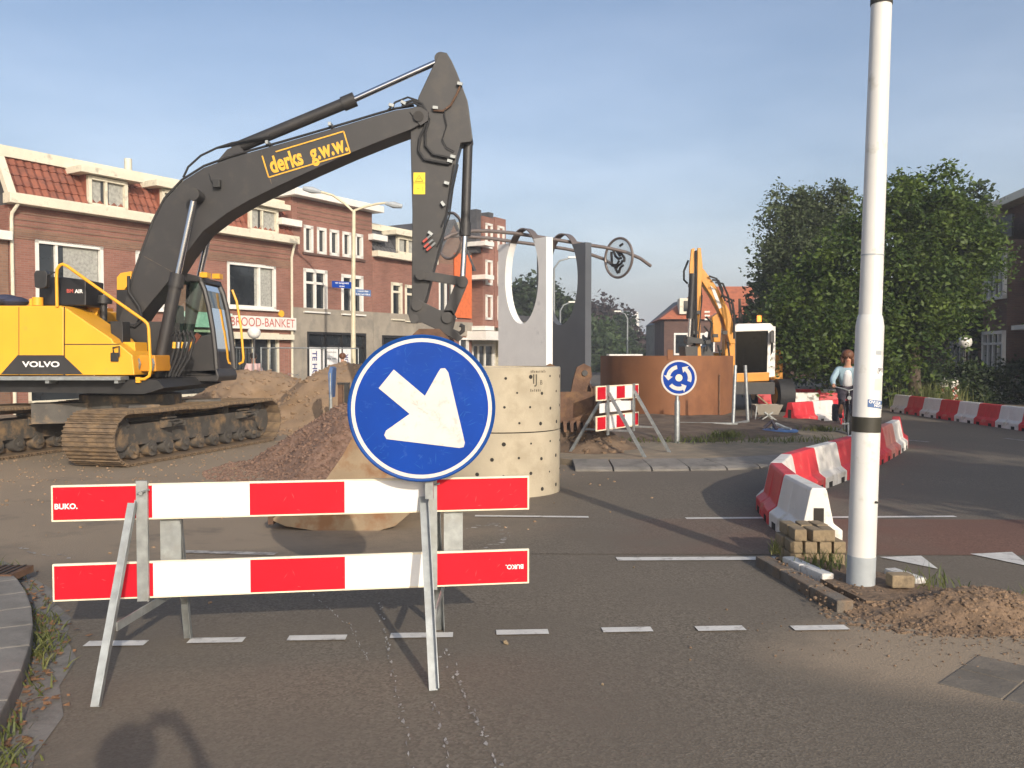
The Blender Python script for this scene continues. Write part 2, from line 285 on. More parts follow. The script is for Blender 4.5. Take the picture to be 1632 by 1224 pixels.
# ------------------------------------------------------------------ ground
def ground_mat():
    m = bpy.data.materials.new('asphalt'); nt, n, l = nodes_of(m); p = n['Principled BSDF']; p.inputs['Roughness'].default_value = 0.85; p.inputs['Specular IOR Level'].default_value = 0.35
    tc = n.new('ShaderNodeTexCoord')
    def noise(sc, det=6, ro=0.6):
        a = n.new('ShaderNodeTexNoise'); a.inputs['Scale'].default_value = sc; a.inputs['Detail'].default_value = det; a.inputs['Roughness'].default_value = ro; l.new(tc.outputs['Object'], a.inputs['Vector']); return a
    def ramp(src, a, b, ca=(0, 0, 0), cb=(1, 1, 1)):
        r = n.new('ShaderNodeValToRGB'); r.color_ramp.elements[0].position = a; r.color_ramp.elements[1].position = b; r.color_ramp.elements[0].color = (*ca, 1); r.color_ramp.elements[1].color = (*cb, 1); l.new(src, r.inputs[0]); return r.outputs[0]
    def mix(f, a, b):
        x = n.new('ShaderNodeMix'); x.data_type = 'RGBA'; l.new(f, x.inputs[0])
        for s_, i in ((a, 6), (b, 7)):
            if isinstance(s_, tuple): x.inputs[i].default_value = (*s_, 1)
            else: l.new(s_, x.inputs[i])
        return x.outputs[2]
    def math_(op, a, b):
        x = n.new('ShaderNodeMath'); x.operation = op; x.use_clamp = True
        for s_, i in ((a, 0), (b, 1)):
            if isinstance(s_, float): x.inputs[i].default_value = s_
            else: l.new(s_, x.inputs[i])
        return x.outputs[0]
    vo = n.new('ShaderNodeTexVoronoi'); vo.inputs['Scale'].default_value = 75; l.new(tc.outputs['Object'], vo.inputs['Vector'])
    grain = ramp(vo.outputs['Color'], 0.15, 0.95, (0.106, 0.088, 0.066), (0.226, 0.192, 0.148))
    base = mix(ramp(noise(0.7).outputs['Fac'], 0.35, 0.7), grain, (0.150, 0.125, 0.095))
    # sand dust tracked over the road round the excavators: falls off from two centres
    def blob(cx, cy, rx, ry):
        mp = n.new('ShaderNodeMapping'); mp.inputs['Location'].default_value = (-cx/rx, -cy/ry, 0); mp.inputs['Scale'].default_value = (1/rx, 1/ry, 0); l.new(tc.outputs['Object'], mp.inputs['Vector'])
        g = n.new('ShaderNodeTexGradient'); g.gradient_type = 'SPHERICAL'; l.new(mp.outputs[0], g.inputs[0]); return g.outputs['Fac']
    s = math_('ADD', math_('ADD', blob(-6, 15, 8.5, 6.2), blob(-5.5, 21, 13, 9)), blob(3.1, 5.0, 1.9, 0.9))
    s = math_('ADD', s, math_('MULTIPLY', blob(-3.4, 9.5, 4.2, 3.4), 0.8))
    nz = noise(1.1, 9, 0.68).outputs['Fac']
    s = math_('MULTIPLY', s, ramp(nz, 0.28, 0.58)); s = math_('MULTIPLY', s, 3.2)
    out = mix(s, base, (0.30, 0.235, 0.165))
    spots = math_('MULTIPLY', ramp(noise(2.3, 10, 0.75).outputs['Fac'], 0.60, 0.72), 0.4)
    out = mix(spots, out, (0.25, 0.21, 0.165))
    # worn scratch lines
    wv = n.new('ShaderNodeTexNoise'); wv.inputs['Scale'].default_value = 0.35; wv.inputs['Detail'].default_value = 3; l.new(tc.outputs['Object'], wv.inputs['Vector'])
    out = mix(math_('MULTIPLY', ramp(wv.outputs['Fac'], 0.4, 0.7), 0.35), out, (0.128, 0.108, 0.087))
    l.new(out, p.inputs['Base Color'])
    b = n.new('ShaderNodeBump'); b.inputs['Strength'].default_value = 0.35; b.inputs['Distance'].default_value = 0.006; l.new(vo.outputs['Distance'], b.inputs['Height']); l.new(b.outputs[0], p.inputs['Normal'])
    return m
MT['asphalt'] = ground_mat()
g = raw('road', [(-500, -60, 0), (500, -60, 0), (500, 1000, 0), (-500, 1000, 0)], [(0, 1, 2, 3)], 'asphalt'); tag(g, kind='structure')
def sheet(name, pts, mat, z=0.004, kind='structure', label=None, cat=None):
    o = raw(name, [(p[0], p[1], z) for p in pts], [tuple(range(len(pts)))], mat); return tag(o, label, cat, kind=kind)
# red cycle lane across the road
def lane_mat():
    m = MT['asphalt'].copy(); m.name = 'red_asphalt'; n = m.node_tree.nodes; l = m.node_tree.links; p = n['Principled BSDF']
    src = p.inputs['Base Color'].links[0].from_socket
    mx = n.new('ShaderNodeMix'); mx.data_type = 'RGBA'; mx.blend_type = 'MULTIPLY'
    tc = n.new('ShaderNodeTexCoord'); s = n.new('ShaderNodeSeparateXYZ'); l.new(tc.outputs['Object'], s.inputs[0]); mr = n.new('ShaderNodeMapRange'); mr.inputs[1].default_value = 0.6; mr.inputs[2].default_value = 4.2
    no = n.new('ShaderNodeTexNoise'); no.inputs['Scale'].default_value = 1.6; no.inputs['Detail'].default_value = 8; l.new(tc.outputs['Object'], no.inputs['Vector'])
    ad = n.new('ShaderNodeMath'); ad.operation = 'MULTIPLY_ADD'; ad.inputs[1].default_value = 3.0; ad.inputs[2].default_value = -1.5; l.new(no.outputs['Fac'], ad.inputs[0])
    a2 = n.new('ShaderNodeMath'); l.new(s.outputs[0], a2.inputs[0]); l.new(ad.outputs[0], a2.inputs[1]); l.new(a2.outputs[0], mr.inputs[0])
    l.new(mr.outputs[0], mx.inputs[0]); l.new(src, mx.inputs[6]); mx.inputs[7].default_value = (1.12, 0.72, 0.66, 1); l.new(mx.outputs[2], p.inputs['Base Color']); return m
MT['redlane'] = lane_mat()
sheet('cycle_lane', [(-0.6, 7.55), (14, 7.35), (14, 9.0), (-0.6, 9.2)], 'redlane')
# road markings
def strip(px0, py0, px1, py1, w, mat='paint', z=0.008):
    a, b = G(px0, py0), G(px1, py1); d = (b-a).normalized(); nrm = Vector((-d.y, d.x, 0))*w/2
    return sheet('road_marking', [a-nrm, b-nrm, b+nrm, a+nrm], mat, z)
for x0, x1, y in ((137, 233, 1027), (301, 389, 1022), (459, 552, 1018), (622, 722, 1014), (791, 874, 1009), (960, 1039, 1005), (1110, 1186, 1003), (1263, 1350, 1002)):
    strip(x0, y+0.7, x1, y-0.7, 0.095)
strip(757, 823, 938, 825, 0.085); strip(1093, 827, 1523, 824, 0.085); strip(983, 892, 1240, 891, 0.12); strip(280, 880, 440, 884, 0.10, 'wornpaint')
strip(1395, 697, 1480, 705, 0.1, 'wornpaint'); strip(1600, 699, 1660, 706, 0.1, 'wornpaint')
for tri in (((1402, 889), (1468, 887), (1495, 908)), ((1546, 884), (1613, 881), (1645, 905)), ((1690, 880), (1757, 877), (1790, 900))):
    sheet('give_way_triangle', [G(*q) for q in tri], 'paint', 0.008)
# ------------------------------------------------------------------ mounds
def mound(name, c, rx, ry, h, mat, label, cat, n=40, rough=0.06, power=1.0, rot=0, z0=-0.02, seed=1, fine=0.5, kind=None):
    rs = np.random.RandomState(seed); ph = rs.rand(24)*6.28; fr = rs.randn(24, 2)
    v = []; f = []; N = n*2
    for i in range(n+1):
        t = i/n
        for j in range(N):
            a = 2*math.pi*j/N; wob = 1+0.10*math.sin(3*a+ph[0])+0.07*math.sin(5*a+ph[1])+0.03*math.sin(11*a+ph[2])
            x, y = rx*t*wob*math.cos(a), ry*t*wob*math.sin(a)
            zz = h*(0.5+0.5*math.cos(math.pi*t))**power
            e = sum(math.sin((fr[k, 0]*x+fr[k, 1]*y)*(2.2+k*1.1)+ph[k])/(1+k*fine) for k in range(14))*rough*min(1, 2.5*(1-t)+0.15)
            zz = max(zz+e*(h**0.5), 0.0) if t < 1 else -0.02
            X, Y = x*math.cos(rot)-y*math.sin(rot), x*math.sin(rot)+y*math.cos(rot); v.append((X, Y, zz))
    for i in range(n):
        for j in range(N): f.append((i*N+j, (i+1)*N+j, (i+1)*N+(j+1) % N, i*N+(j+1) % N))
    o = raw(name, v, f, mat); o.location = (c[0], c[1], z0); o.data.polygons.foreach_set('use_smooth', [True]*len(f)); tag(o, label, cat, kind=kind); return o
def rock_mesh(name, mat, seed):
    rs = random.Random(seed); bm = bmesh.new(); bmesh.ops.create_icosphere(bm, subdivisions=1, radius=1)
    for vv in bm.verts: vv.co *= rs.uniform(0.65, 1.2); vv.co.z *= 0.7
    me = bpy.data.meshes.new(name); bm.to_mesh(me); bm.free(); me.materials.append(MT[mat]); return me
def scatter_stones(name, fn, n, rmin, rmax, mat, seed, label, cat, parent=None):
    rs = random.Random(seed); src = [rock_mesh('s', mat, k) for k in range(5)]; v = []; f = []
    for i in range(n):
        p = fn(rs); me = rs.choice(src); r = rs.uniform(rmin, rmax)*rs.uniform(0.5, 1); mt = Matrix.Rotation(rs.uniform(0, 6.28), 3, 'Z') @ Matrix.Rotation(rs.uniform(-.6, .6), 3, 'X'); o = len(v)
        v += [tuple(Vector(p)+mt @ (q.co*r)) for q in me.vertices]; f += [tuple(o+k for k in pl.vertices) for pl in me.polygons]
    ob = raw(name, v, f, mat, parent); tag(ob, label, cat, kind='stuff'); return ob
def surf_fn(ob, rx, ry, tmax=1.0):
    from mathutils.bvhtree import BVHTree
    bv = BVHTree.FromPolygons([v.co for v in ob.data.vertices], [tuple(p.vertices) for p in ob.data.polygons])
    def fn(rs):
        t = math.sqrt(rs.random())*tmax; a = rs.uniform(0, 6.28); x, y = rx*t*math.cos(a), ry*t*math.sin(a)
        h = bv.ray_cast(Vector((x, y, 5)), Vector((0, 0, -1)))[0]; z = h.z if h else 0
        return (ob.location.x+x, ob.location.y+y, ob.location.z+max(z, 0.02))
    return fn
heapA = mound('sand_heap', (-6.8, 24.0), 3.4, 2.6, 1.32, 'sand', 'long tan sand heap beyond the tracks, in front of the bakery', 'sand heap', rough=0.05, seed=3)
heapB = mound('sand_heap', (-4.0, 21.6), 3.4, 2.6, 1.5, 'sand', 'tan sand heap with a tree-shaped shadow behind the red-brown rubble', 'sand heap', rough=0.05, seed=5)
gh = mound('gravel_heap', (-2.05, 13.3), 1.95, 1.75, 1.12, 'gravel', 'red-brown crushed rubble heap between the crawler track and concrete rings', 'gravel heap', n=60, rough=0.03, power=0.8, seed=8)
scatter_stones('sand_clods', surf_fn(heapA, 3.8, 2.9), 1400, 0.02, 0.09, 'sand', 41, 'clods slumped over the long sand heap', 'clods')
scatter_stones('sand_clods', surf_fn(heapB, 3.8, 2.9), 1600, 0.02, 0.09, 'sand', 42, 'clods slumped over the sand heap behind the rubble', 'clods')
scatter_stones('site_crumbs', lambda q: (q.gauss(-5.5, 3.0), q.gauss(13.5, 2.6), 0.004), 1500, 0.006, 0.03, 'sand', 43, 'sand crumbs scattered over the road before the excavator', 'crumbs')
scatter_stones('loose_rubble', surf_fn(gh, 2.3, 2.1, 1.08), 6500, 0.015, 0.05, 'gravel', 4, 'crushed red-brown rubble lying over its heap', 'rubble')
# ------------------------------------------------------------------ roundabout island
K = [Vector(p) for p in ((0.92, 12.97, 0), (2.15, 12.97, 0), (3.29, 13.1, 0), (4.2, 13.45, 0), (5.1, 13.95, 0), (5.95, 14.65, 0), (6.75, 15.6, 0), (7.3, 16.8, 0), (7.55, 18.2, 0), (7.55, 20, 0), (7.2, 22, 0), (6.4, 24.5, 0))]
def resample(P, step):
    L = [0]
    for a, b in zip(P, P[1:]): L.append(L[-1]+(b-a).length)
    n = int(L[-1]/step); out = []
    for i in range(n+1):
        s = i*step; k = max(j for j in range(len(L)) if L[j] <= s+1e-9); k = min(k, len(P)-2)
        out.append(P[k].lerp(P[k+1], (s-L[k])/max(1e-9, L[k+1]-L[k])))
    return out
KP = resample(K, 0.57)
isl = [k + Vector((-(b-a).normalized().y, (b-a).normalized().x, 0))*0.66 for k, a, b in zip(KP, KP[:-1]+[KP[-2]], KP[1:]+[KP[-1]])]
ring_pts = [(p.x, p.y) for p in isl] + [(4.5, 28), (1.5, 30), (-1.5, 29), (-2.2, 24), (-1.2, 18), (0.2, 14.6)]
island = MB().prism([(x, y, -0.02) for x, y in ring_pts], (0, 0, 0.115)).build('roundabout_island', 'sandband'); tag(island, kind='structure')
kerbset = empty('kerb', (0, 0, 0)); tag(kerbset, kind='structure')
for i in range(len(KP)-1):
    a, b = KP[i], KP[i+1]; d = (b-a).normalized(); nn = Vector((-d.y, d.x, 0)); a2, b2 = a+d*0.012, b-d*0.012; up = random.uniform(-0.006, 0.006)
    prof = lambda p: [p+Vector((0, 0, -0.03)), p+Vector((0, 0, 0.03+up)), p+nn*0.08+Vector((0, 0, 0.06+up)), p+nn*0.68+Vector((0, 0, 0.11+up)), p+nn*0.68+Vector((0, 0, -0.03))]
    MB().prism(prof(a2), b2-a2).build('kerb_stone', 'kerb', kerbset, bevel=0.006)
soil = mound('soil', (2.3, 20.8), 4.9, 4.7, 0.14, 'soil', None, None, n=60, rough=0.035, power=0.35, z0=0.085, seed=11, kind='structure')
dug = mound('earth_mound', (1.05, 15.4), 1.5, 1.3, 0.62, 'soil', 'dark earth mound dug up beside the concrete rings', 'earth mound', rough=0.06, seed=13)
scatter_stones('loose_clods', surf_fn(dug, 1.7, 1.5), 420, 0.02, 0.09, 'dirt', 9, 'loose clods and broken stones over the dark earth mound', 'clods')
# ------------------------------------------------------------------ foreground: kerbs, dirt, pavers
lk = [Vector((p.x, p.y, 0)) for p in (G(-120, 880), G(-40, 900), G(5, 925), G(36, 955), G(49, 985), G(54, 1015), G(52, 1045), G(43, 1080), G(28, 1120), G(8, 1165), G(-20, 1220), G(-90, 1330), G(-200, 1500))]
LK = resample(lk, 0.42)
inn = []
for i, k in enumerate(LK):
    d = (LK[min(i+1, len(LK)-1)]-LK[max(i-1, 0)]).normalized(); inn.append(k+Vector((d.y, -d.x, 0))*0.2)
pav = MB().prism([(p.x, p.y, -0.02) for p in inn]+[(-9, 2, -0.02), (-12, 8, -0.02)], (0, 0, 0.115)).build('pavement', 'sandband'); tag(pav, kind='structure')
kerb2 = empty('pavement_kerb'); tag(kerb2, kind='structure')
for i in range(len(LK)-1):
    a, b = LK[i], LK[i+1]; ia, ib = inn[i], inn[i+1]; e = 0.006
    q = [a.lerp(b, e), b.lerp(a, e), ib.lerp(ia, e), ia.lerp(ib, e)]
    MB().prism([p+Vector((0, 0, -0.03)) for p in q], (0, 0, 0.145)).build('kerb_stone', 'kerb', kerb2, bevel=0.012)
gut = [k+(k-i_)*0.0 for k, i_ in zip(LK, inn)]; go = [k+(k-i_).normalized()*(0.20+0.03*math.sin(3*j)) for j, (k, i_) in enumerate(zip(LK, inn))]
sheet('gutter', [(p.x, p.y) for p in gut]+[(p.x, p.y) for p in reversed(go)], 'kerb', 0.005)
def blades(name, spots, hmin, hmax, mat, label, cat, w=0.008, lean=0.5, kind='stuff'):
    v = []; f = []
    for (x, y, z) in spots:
        a = random.uniform(0, 6.28); h = random.uniform(hmin, hmax); dx, dy = math.cos(a)*w, math.sin(a)*w; lx, ly = random.uniform(-lean, lean)*h, random.uniform(-lean, lean)*h; o = len(v)
        v += [(x-dx, y-dy, z), (x+dx, y+dy, z), (x+lx*.5+dx*.7, y+ly*.5+dy*.7, z+h*.6), (x+lx*.5-dx*.7, y+ly*.5-dy*.7, z+h*.6), (x+lx*1.3, y+ly*1.3, z+h)]
        f += [(o, o+1, o+2, o+3), (o+3, o+2, o+4)]
    ob = raw(name, v, f, mat); return tag(ob, label, cat, kind=kind)
sp = []
for i, k in enumerate(LK[2:-2]):
    dens = (25, 60, 8, 4, 20, 60, 70, 20, 6)[i % 9]
    for _ in range(dens):
        o_ = (LK[i+2]-inn[i+2]).normalized(); p = k.lerp(LK[i+3], random.random())+o_*abs(random.gauss(0.03, 0.07)); sp.append((p.x, p.y, 0.005))
blades('weeds', sp, 0.03, 0.11, 'grass', 'dry green weeds growing in the gutter along the pavement kerb', 'weeds', 0.006, 0.9)
lv = []; lf = []
for _ in range(300):
    i = random.randrange(3, len(LK)-2); o_ = (LK[i]-inn[i]).normalized(); p = LK[i].lerp(LK[i+1], random.random())+o_*abs(random.gauss(0.06, 0.08)); r = random.uniform(0.008, 0.028); a = random.uniform(0, 6.28); o = len(lv)
    lv += [(p.x+r*math.cos(a+q), p.y+r*math.sin(a+q)*0.8, 0.012+random.uniform(0, 0.015)) for q in (0, 1.57, 3.14, 4.71)]; lf.append((o, o+1, o+2, o+3))
tag(raw('fallen_leaves', lv, lf, 'litter'), 'brown fallen leaves lying in the gutter by the kerb', 'leaves', kind='stuff')
gr = empty('drain_grate', (0, 0, 0), 0, 'dark drain grate set in the kerb', 'drain'); c = G(4, 935); 
MB().box((c.x, c.y, 0.10), (0.30, 0.30, 0.05)).build('frame', 'rust', gr)
for k in range(5): MB().box((c.x-0.1+0.05*k, c.y, 0.128), (0.02, 0.26, 0.012)).build('bar', 'steeldk', gr)
# traffic island with the white mast
P0 = G(1371, 945); mast_b = Vector((P0.x, P0.y, 0))
ti = MB().prism([(2.13, 7.12, -0.02), (2.36, 7.16, -0.02), (2.95, 6.4, -0.02), (3.1, 5.75, -0.02), (2.36, 5.85, -0.02)], (0, 0, 0.09)).build('traffic_island', 'dirt'); tag(ti, kind='structure')
ks = empty('island_kerb'); tag(ks, kind='structure')
def kstone(a, b, w, mat, h=0.12):
    a, b = Vector(a), Vector(b); d = (b-a).normalized(); nn = Vector((d.y, -d.x, 0))*w; e = d*0.006
    MB().prism([a+e+Vector((0, 0, -0.02)), b-e+Vector((0, 0, -0.02)), b-e+nn+Vector((0, 0, -0.02)), a+e+nn+Vector((0, 0, -0.02))], (0, 0, h+0.02)).build('kerb_stone', mat, ks, bevel=0.012)
for a, b in (((2.09, 7.15, 0), (2.15, 6.68, 0)), ((2.15, 6.68, 0), (2.21, 6.2, 0)), ((2.21, 6.2, 0), (2.27, 5.82, 0))): kstone(b, a, -0.12, 'kerbdirty', 0.08)
for a, b in (((2.24, 7.0, 0), (2.29, 6.72, 0)), ((2.29, 6.72, 0), (2.36, 6.42, 0)), ((2.88, 6.62, 0), (2.98, 6.3, 0))): kstone(b, a, -0.1, 'paint', 0.11)
dh = mound('dirt_heap', (2.97, 5.74), 1.0, 0.46, 0.17, 'dirt', 'crumbly brown dirt heap at the foot of the white mast', 'dirt heap', n=70, rough=0.05, power=0.8, rot=-0.12, seed=21, fine=0.25)
scatter_stones('spilled_crumbs', lambda q: (q.gauss(3.0, .7), q.gauss(5.25, .3), .004), 700, .003, .012, 'dirt', 78, 'fine crumbs spilled over the road below the dirt heap', 'crumbs')
scatter_stones('dirt_clods', surf_fn(dh, 0.92, 0.45, 1.03), 1600, 0.005, 0.028, 'dirt', 15, 'small clods crumbled over and around the dirt heap', 'clods')
scatter_stones('kerb_crumbs', lambda q: (q.choice((q.gauss(2.10, .05)+(7.1-6.4)*.06, q.gauss(2.4, .12))), q.uniform(5.8, 7.1), q.uniform(.004, .09)), 420, .004, .02, 'dirt', 77, 'dirt crumbs along the kerb by the white mast', 'crumbs')
sp = [(random.gauss(3.02, 0.12), random.gauss(6.3, 0.1), 0.06) for _ in range(60)]+[(random.gauss(3.55, 0.12), random.gauss(5.85, 0.08), 0.02) for _ in range(160)]+[(random.gauss(2.42, 0.1), random.gauss(6.75, 0.12), 0.08) for _ in range(90)]+[(random.gauss(2.13, .02), random.gauss(7.12, .03), 0.1) for _ in range(40)]
blades('weeds', sp, 0.04, 0.15, 'grass', 'sparse weeds around the mast and dirt heap', 'weeds', 0.005, 0.6)
sp = [(random.gauss(4.1, 0.15), random.gauss(16.9, 0.12), 0.15) for _ in range(220)]+[(random.gauss(6.6, 0.2), random.gauss(18.9, 0.15), 0.1) for _ in range(160)]+[(random.uniform(0.8, 6), random.gauss(16.2, 0.15), 0.12) for _ in range(500)]
blades('weeds', sp, 0.05, 0.16, 'grass', 'tufts of weeds along the soil edge of the roundabout', 'weeds', 0.01, 0.8)
tl = empty('paving_slabs'); tag(tl, kind='structure')
for i in range(5):
    for j in range(2):
        a = G(1528, 1098); d = Vector((0.70, -0.71, 0)); nn = Vector((0.71, 0.70, 0)); o = Vector((a.x, a.y, 0))+d*(0.31*i-0.1)+nn*(0.31*j)
        MB().prism([o+Vector((0, 0, -0.02)), o+d*0.3+Vector((0, 0, -0.02)), o+d*0.3+nn*0.3+Vector((0, 0, -0.02)), o+nn*0.3+Vector((0, 0, -0.02))], (0, 0, 0.025)).build('slab', 'slabgrey', tl, bevel=0.005)
# stacked pavers by the mast
pc = G(1262, 905); bmesh_b = MB().box((0, 0, 0), (0.20, 0.10, 0.095)).build('concrete_paver', 'paver', bevel=0.012)
lay = []
for zz in range(3):
    for j in range(2):
        for i in range(4 - (zz == 2)):
            lay.append((2.30+0.115*i+random.uniform(-.012, .012)+(0.05 if zz == 2 else 0), 7.22+0.21*j+random.uniform(-.015, .015), 0.0475+0.097*zz))
for k, (x, y, z) in enumerate(lay):
    o = bmesh_b if k == 0 else bmesh_b.copy()
    if k: col.objects.link(o)
    o.location = (x, y, z+0.003); o.rotation_euler = (0, 0, R(90)+random.uniform(-.12, .12))
    tag(o, ('weathered tan paver in the bottom layer', 'weathered tan paver in the middle layer', 'weathered tan paver on the top layer')[int(z/.097)]+' of the stack beside the white mast', 'paver', 'pavers stacked by the mast')
MB().box((0, 0, 0), (0.16, 0.12, 0.09)).build('concrete_paver', 'paver', bevel=0.015, loc=(2.72, 6.16, 0.13)); tag(bpy.data.objects[-1] if False else col.objects[-1], 'single tan paver half buried beside the mast base', 'paver')
# ------------------------------------------------------------------ white mast
mast_t = W(1405, 0, P0.y); ax = (mast_t-mast_b).normalized(); mast = empty('light_mast', mast_b, 0, 'tall white steel mast with stickers and dark tape band, slightly leaning', 'mast')
mast.rotation_euler = Vector((0, 0, 1)).rotation_difference(ax).to_euler()
def zpy(py): return (W(1385, py, P0.y).z)/ax.z
MB().tube([(0, 0, -0.05), (0, 0, zpy(885))], 0.098, 28).build('base_sleeve', 'poleg', mast, True)
MB().tube([(0, 0, zpy(885)), (0, 0, zpy(520)), (0, 0, zpy(508)), (0, 0, zpy(502))], [0.096, 0.096, 0.088, 0.079], 28).build('lower_shaft', 'polew', mast, True)
MB().tube([(0, 0, zpy(503)), (0, 0, zpy(20)), (0, 0, 8.0)], [0.078, 0.070, 0.052], 28).build('upper_shaft', 'polew', mast, True)
MB().tube([(0, 0, zpy(408)), (0, 0, zpy(406))], 0.0785, 28, False).build('joint_ring', 'poleg', mast, True)
MB().tube([(0, 0, zpy(688)), (0, 0, zpy(664))], 0.0995, 28).build('tape_band', 'tape', mast, True)
MB().tube([(0, 0, zpy(8)), (0, 0, zpy(-4))], 0.0745, 28).build('clamp', 'tape', mast, True)
arm_b = Vector((0, 0, 7.9)); MB().tube([arm_b, arm_b+Vector((0.1, -0.1, 0.3)), arm_b+Vector((0.8, -0.8, 0.45))], 0.04, 10).build('arm', 'polew', mast, True)
MB().box(arm_b+Vector((1.05, -1.05, 0.45)), (0.8, 0.22, 0.12), R(-45)).build('lamp_head', 'poleg', mast)
def wrap(vs, r, a0, z0): return [(r*math.cos(a0+x/r), r*math.sin(a0+x/r), z0+y) for x, y in vs]
def patch(name, w, h, r, a0, z0, mat, n=8, tilt=0):
    vs = []; fs = []
    for i in range(n+1):
        x = -w/2+w*i/n; vs += [(x, -h/2+tilt*x), (x, h/2+tilt*x)]
    for i in range(n): fs.append((2*i, 2*i+2, 2*i+3, 2*i+1))
    return raw(name, wrap(vs, r, a0, z0), fs, mat, mast)
A0 = R(-90)
patch('blue_sticker', 0.135, 0.055, 0.0972, A0+0.35, zpy(643), 'stickerblue', tilt=-0.1)
for s_, dz, da in (('OVULM', 0.012, 0.22), ('NOVO', -0.013, 0.55)):
    vs, fs = text_geo(s_, 0.028, 0.03); raw('sticker_letters', wrap([(x, y-0.1*x) for x, y in vs], 0.0978, A0+da, zpy(643)+dz), fs, 'white', mast)
patch('paper_sticker', 0.09, 0.055, 0.0972, A0+0.62, zpy(592), 'white')
vs, fs = text_geo('[PIT', 0.04, 0.02); raw('sticker_letters', wrap(vs, 0.0978, A0+0.62, zpy(590)), fs, 'black', mast)
patch('sticker_residue', 0.07, 0.08, 0.0971, A0+0.45, zpy(612), 'cream'); patch('sticker_residue', 0.05, 0.03, 0.0972, A0+0.35, zpy(562), 'poleg'); patch('white_sticker', 0.045, 0.10, 0.0775, A0+0.75, zpy(474), 'white')
MB().cyl((0.05, -0.075, zpy(797)), (0.056, -0.1, zpy(797)), 0.008, n=10).build('bolt', 'tape', mast)
# ------------------------------------------------------------------ front barricade with keep-right sign
bu = Vector((0.9885, 0.149, 0)); bn = Vector((0.149, -0.9885, 0)); B0 = Vector((-2.48, 4.74, 0))
bar = empty('barricade', B0+bu*1.3, 0, 'red and white plank barricade on galvanised A-frames under the blue arrow sign', 'barricade')
def BP(s, z, o=0): return B0+bu*s+bn*o+Vector((0, 0, z))-bar.location
def plank(z0, h, L, cuts, first, parent, name='plank', P=BP, th=0.022, rim=0.010, mats=('red', 'white')):
    fr = MB().prism([P(0, z0), P(L, z0), P(L, z0+h), P(0, z0+h)], P(0, 0, -th)-P(0, 0, 0)).build(name, 'cream', parent, bevel=0.003)
    for i in range(len(cuts)-1):
        a, b = max(cuts[i], rim), min(cuts[i+1], L-rim)
        raw('stripe', [tuple(P(s_, z_, 0.002)) for s_, z_ in ((a, z0+rim), (b, z0+rim), (b, z0+h-rim), (a, z0+h-rim))], [(0, 1, 2, 3)], mats[(i+first) % 2], fr)
    return fr
def spx(px): # distance along the board seen at image column px
    k = (px-CX)/F_PX; return (k*B0.y-B0.x)/(bu.x-k*bu.y)
cuts = [0, spx(240), spx(396), spx(548), spx(693), 2.61]
up_ = plank(0.805, 0.197, 2.61, cuts, 0, bar); lo_ = plank(0.372, 0.203, 2.61, cuts, 0, bar)
text('brand_letters', 'BUKO.', 0.040, BP(spx(102), 0.887, 0.0045), bu, (0, 0, 1), 'white', up_, 0.035, 1.0)
text('brand_letters', 'BUKO.', 0.036, BP(spx(820), 0.475, 0.0045), -bu, (0, 0, -1), 'white', lo_, 0.03, 1.0)
def angle_iron(parent, a, b, w=0.05, t=0.005, name='leg', side=1):
    a, b = Vector(a), Vector(b); d = (b-a).normalized(); y = bn-d*bn.dot(d); y.normalize(); x = d.cross(y).normalized()*side; m_ = MB()
    for q0, q1 in ((x*w, y*t), (x*t, y*w)): m_.prism([a, a+q0, a+q0+q1, a+q1], b-a)
    return m_.build(name, 'galv', parent)
for s, ff, rf, sgn in ((0.47, 0.57, 0.46, 1), (spx(687), 0.60, 0.40, -1)):
    MB().box(BP(s, 0.69, 0.012), (0.062, 0.012, 0.66), math.atan2(bu.y, bu.x)).build('upright', 'galv', bar)
    MB().box(BP(s+0.03*sgn, 0.69, 0.024), (0.005, 0.03, 0.66), math.atan2(bu.y, bu.x)).build('upright_flange', 'galv', bar)
    MB().box(BP(s+0.13, 0.60, -0.06), (0.11, 0.004, 0.46), math.atan2(bu.y, bu.x)).build('back_plate', 'galv', bar)
    angle_iron(bar, BP(s-0.02, 0.90, 0.03), BP(s-0.06*(sgn > 0), 0.0, ff)); angle_iron(bar, BP(s+0.14*(sgn > 0)+0.05, 0.88, -0.06), BP(s+0.1+0.06*(sgn > 0), 0.0, -rf))
    MB().bar(BP(s-0.04*(sgn > 0), 0.33, 0.37), BP(s+0.09, 0.33, -0.24), 0.008, 0.045).build('cross_brace', 'galv', bar)
    MB().cyl(BP(s, 0.955, 0.0), BP(s, 0.955, 0.045), 0.011, n=8).build('bolt', 'galv', bar); MB().cyl(BP(s-0.02, 0.955, 0.04), BP(s+0.045, 0.975, 0.04), 0.005, n=6).build('wing_nut', 'galv', bar)
# keep-right sign
sc = W(673, 651, 4.86); sg = empty('arrow_sign', sc, 0, 'round blue sign with white arrow pointing down right, mounted on the barricade', 'traffic sign')
su = bu.copy(); sv = Vector((0, 0, 1)); rs_ = 0.406
def SP_(x, y, o=0): return su*x*rs_+sv*y*rs_+bn*o
def disc(m_, r0, r1, o, n=72):
    a = [SP_(r1*math.cos(2*math.pi*i/n), r1*math.sin(2*math.pi*i/n), o) for i in range(n)]
    if r0 == 0: m_.add(a, [tuple(range(n))])
    else:
        b = [SP_(r0*math.cos(2*math.pi*i/n), r0*math.sin(2*math.pi*i/n), o) for i in range(n)]; m_.add(a+b, [(i, (i+1) % n, n+(i+1) % n, n+i) for i in range(n)])
    return m_
pl_ = MB(); N = 72
prof = [(1.0, -0.03), (1.0, 0.0), (0.985, 0.006), (0.965, 0.0)]
for i in range(N):
    a = 2*math.pi*i/N
    for r_, o_ in prof: pl_.v.append(tuple(SP_(r_*math.cos(a), r_*math.sin(a), o_)))
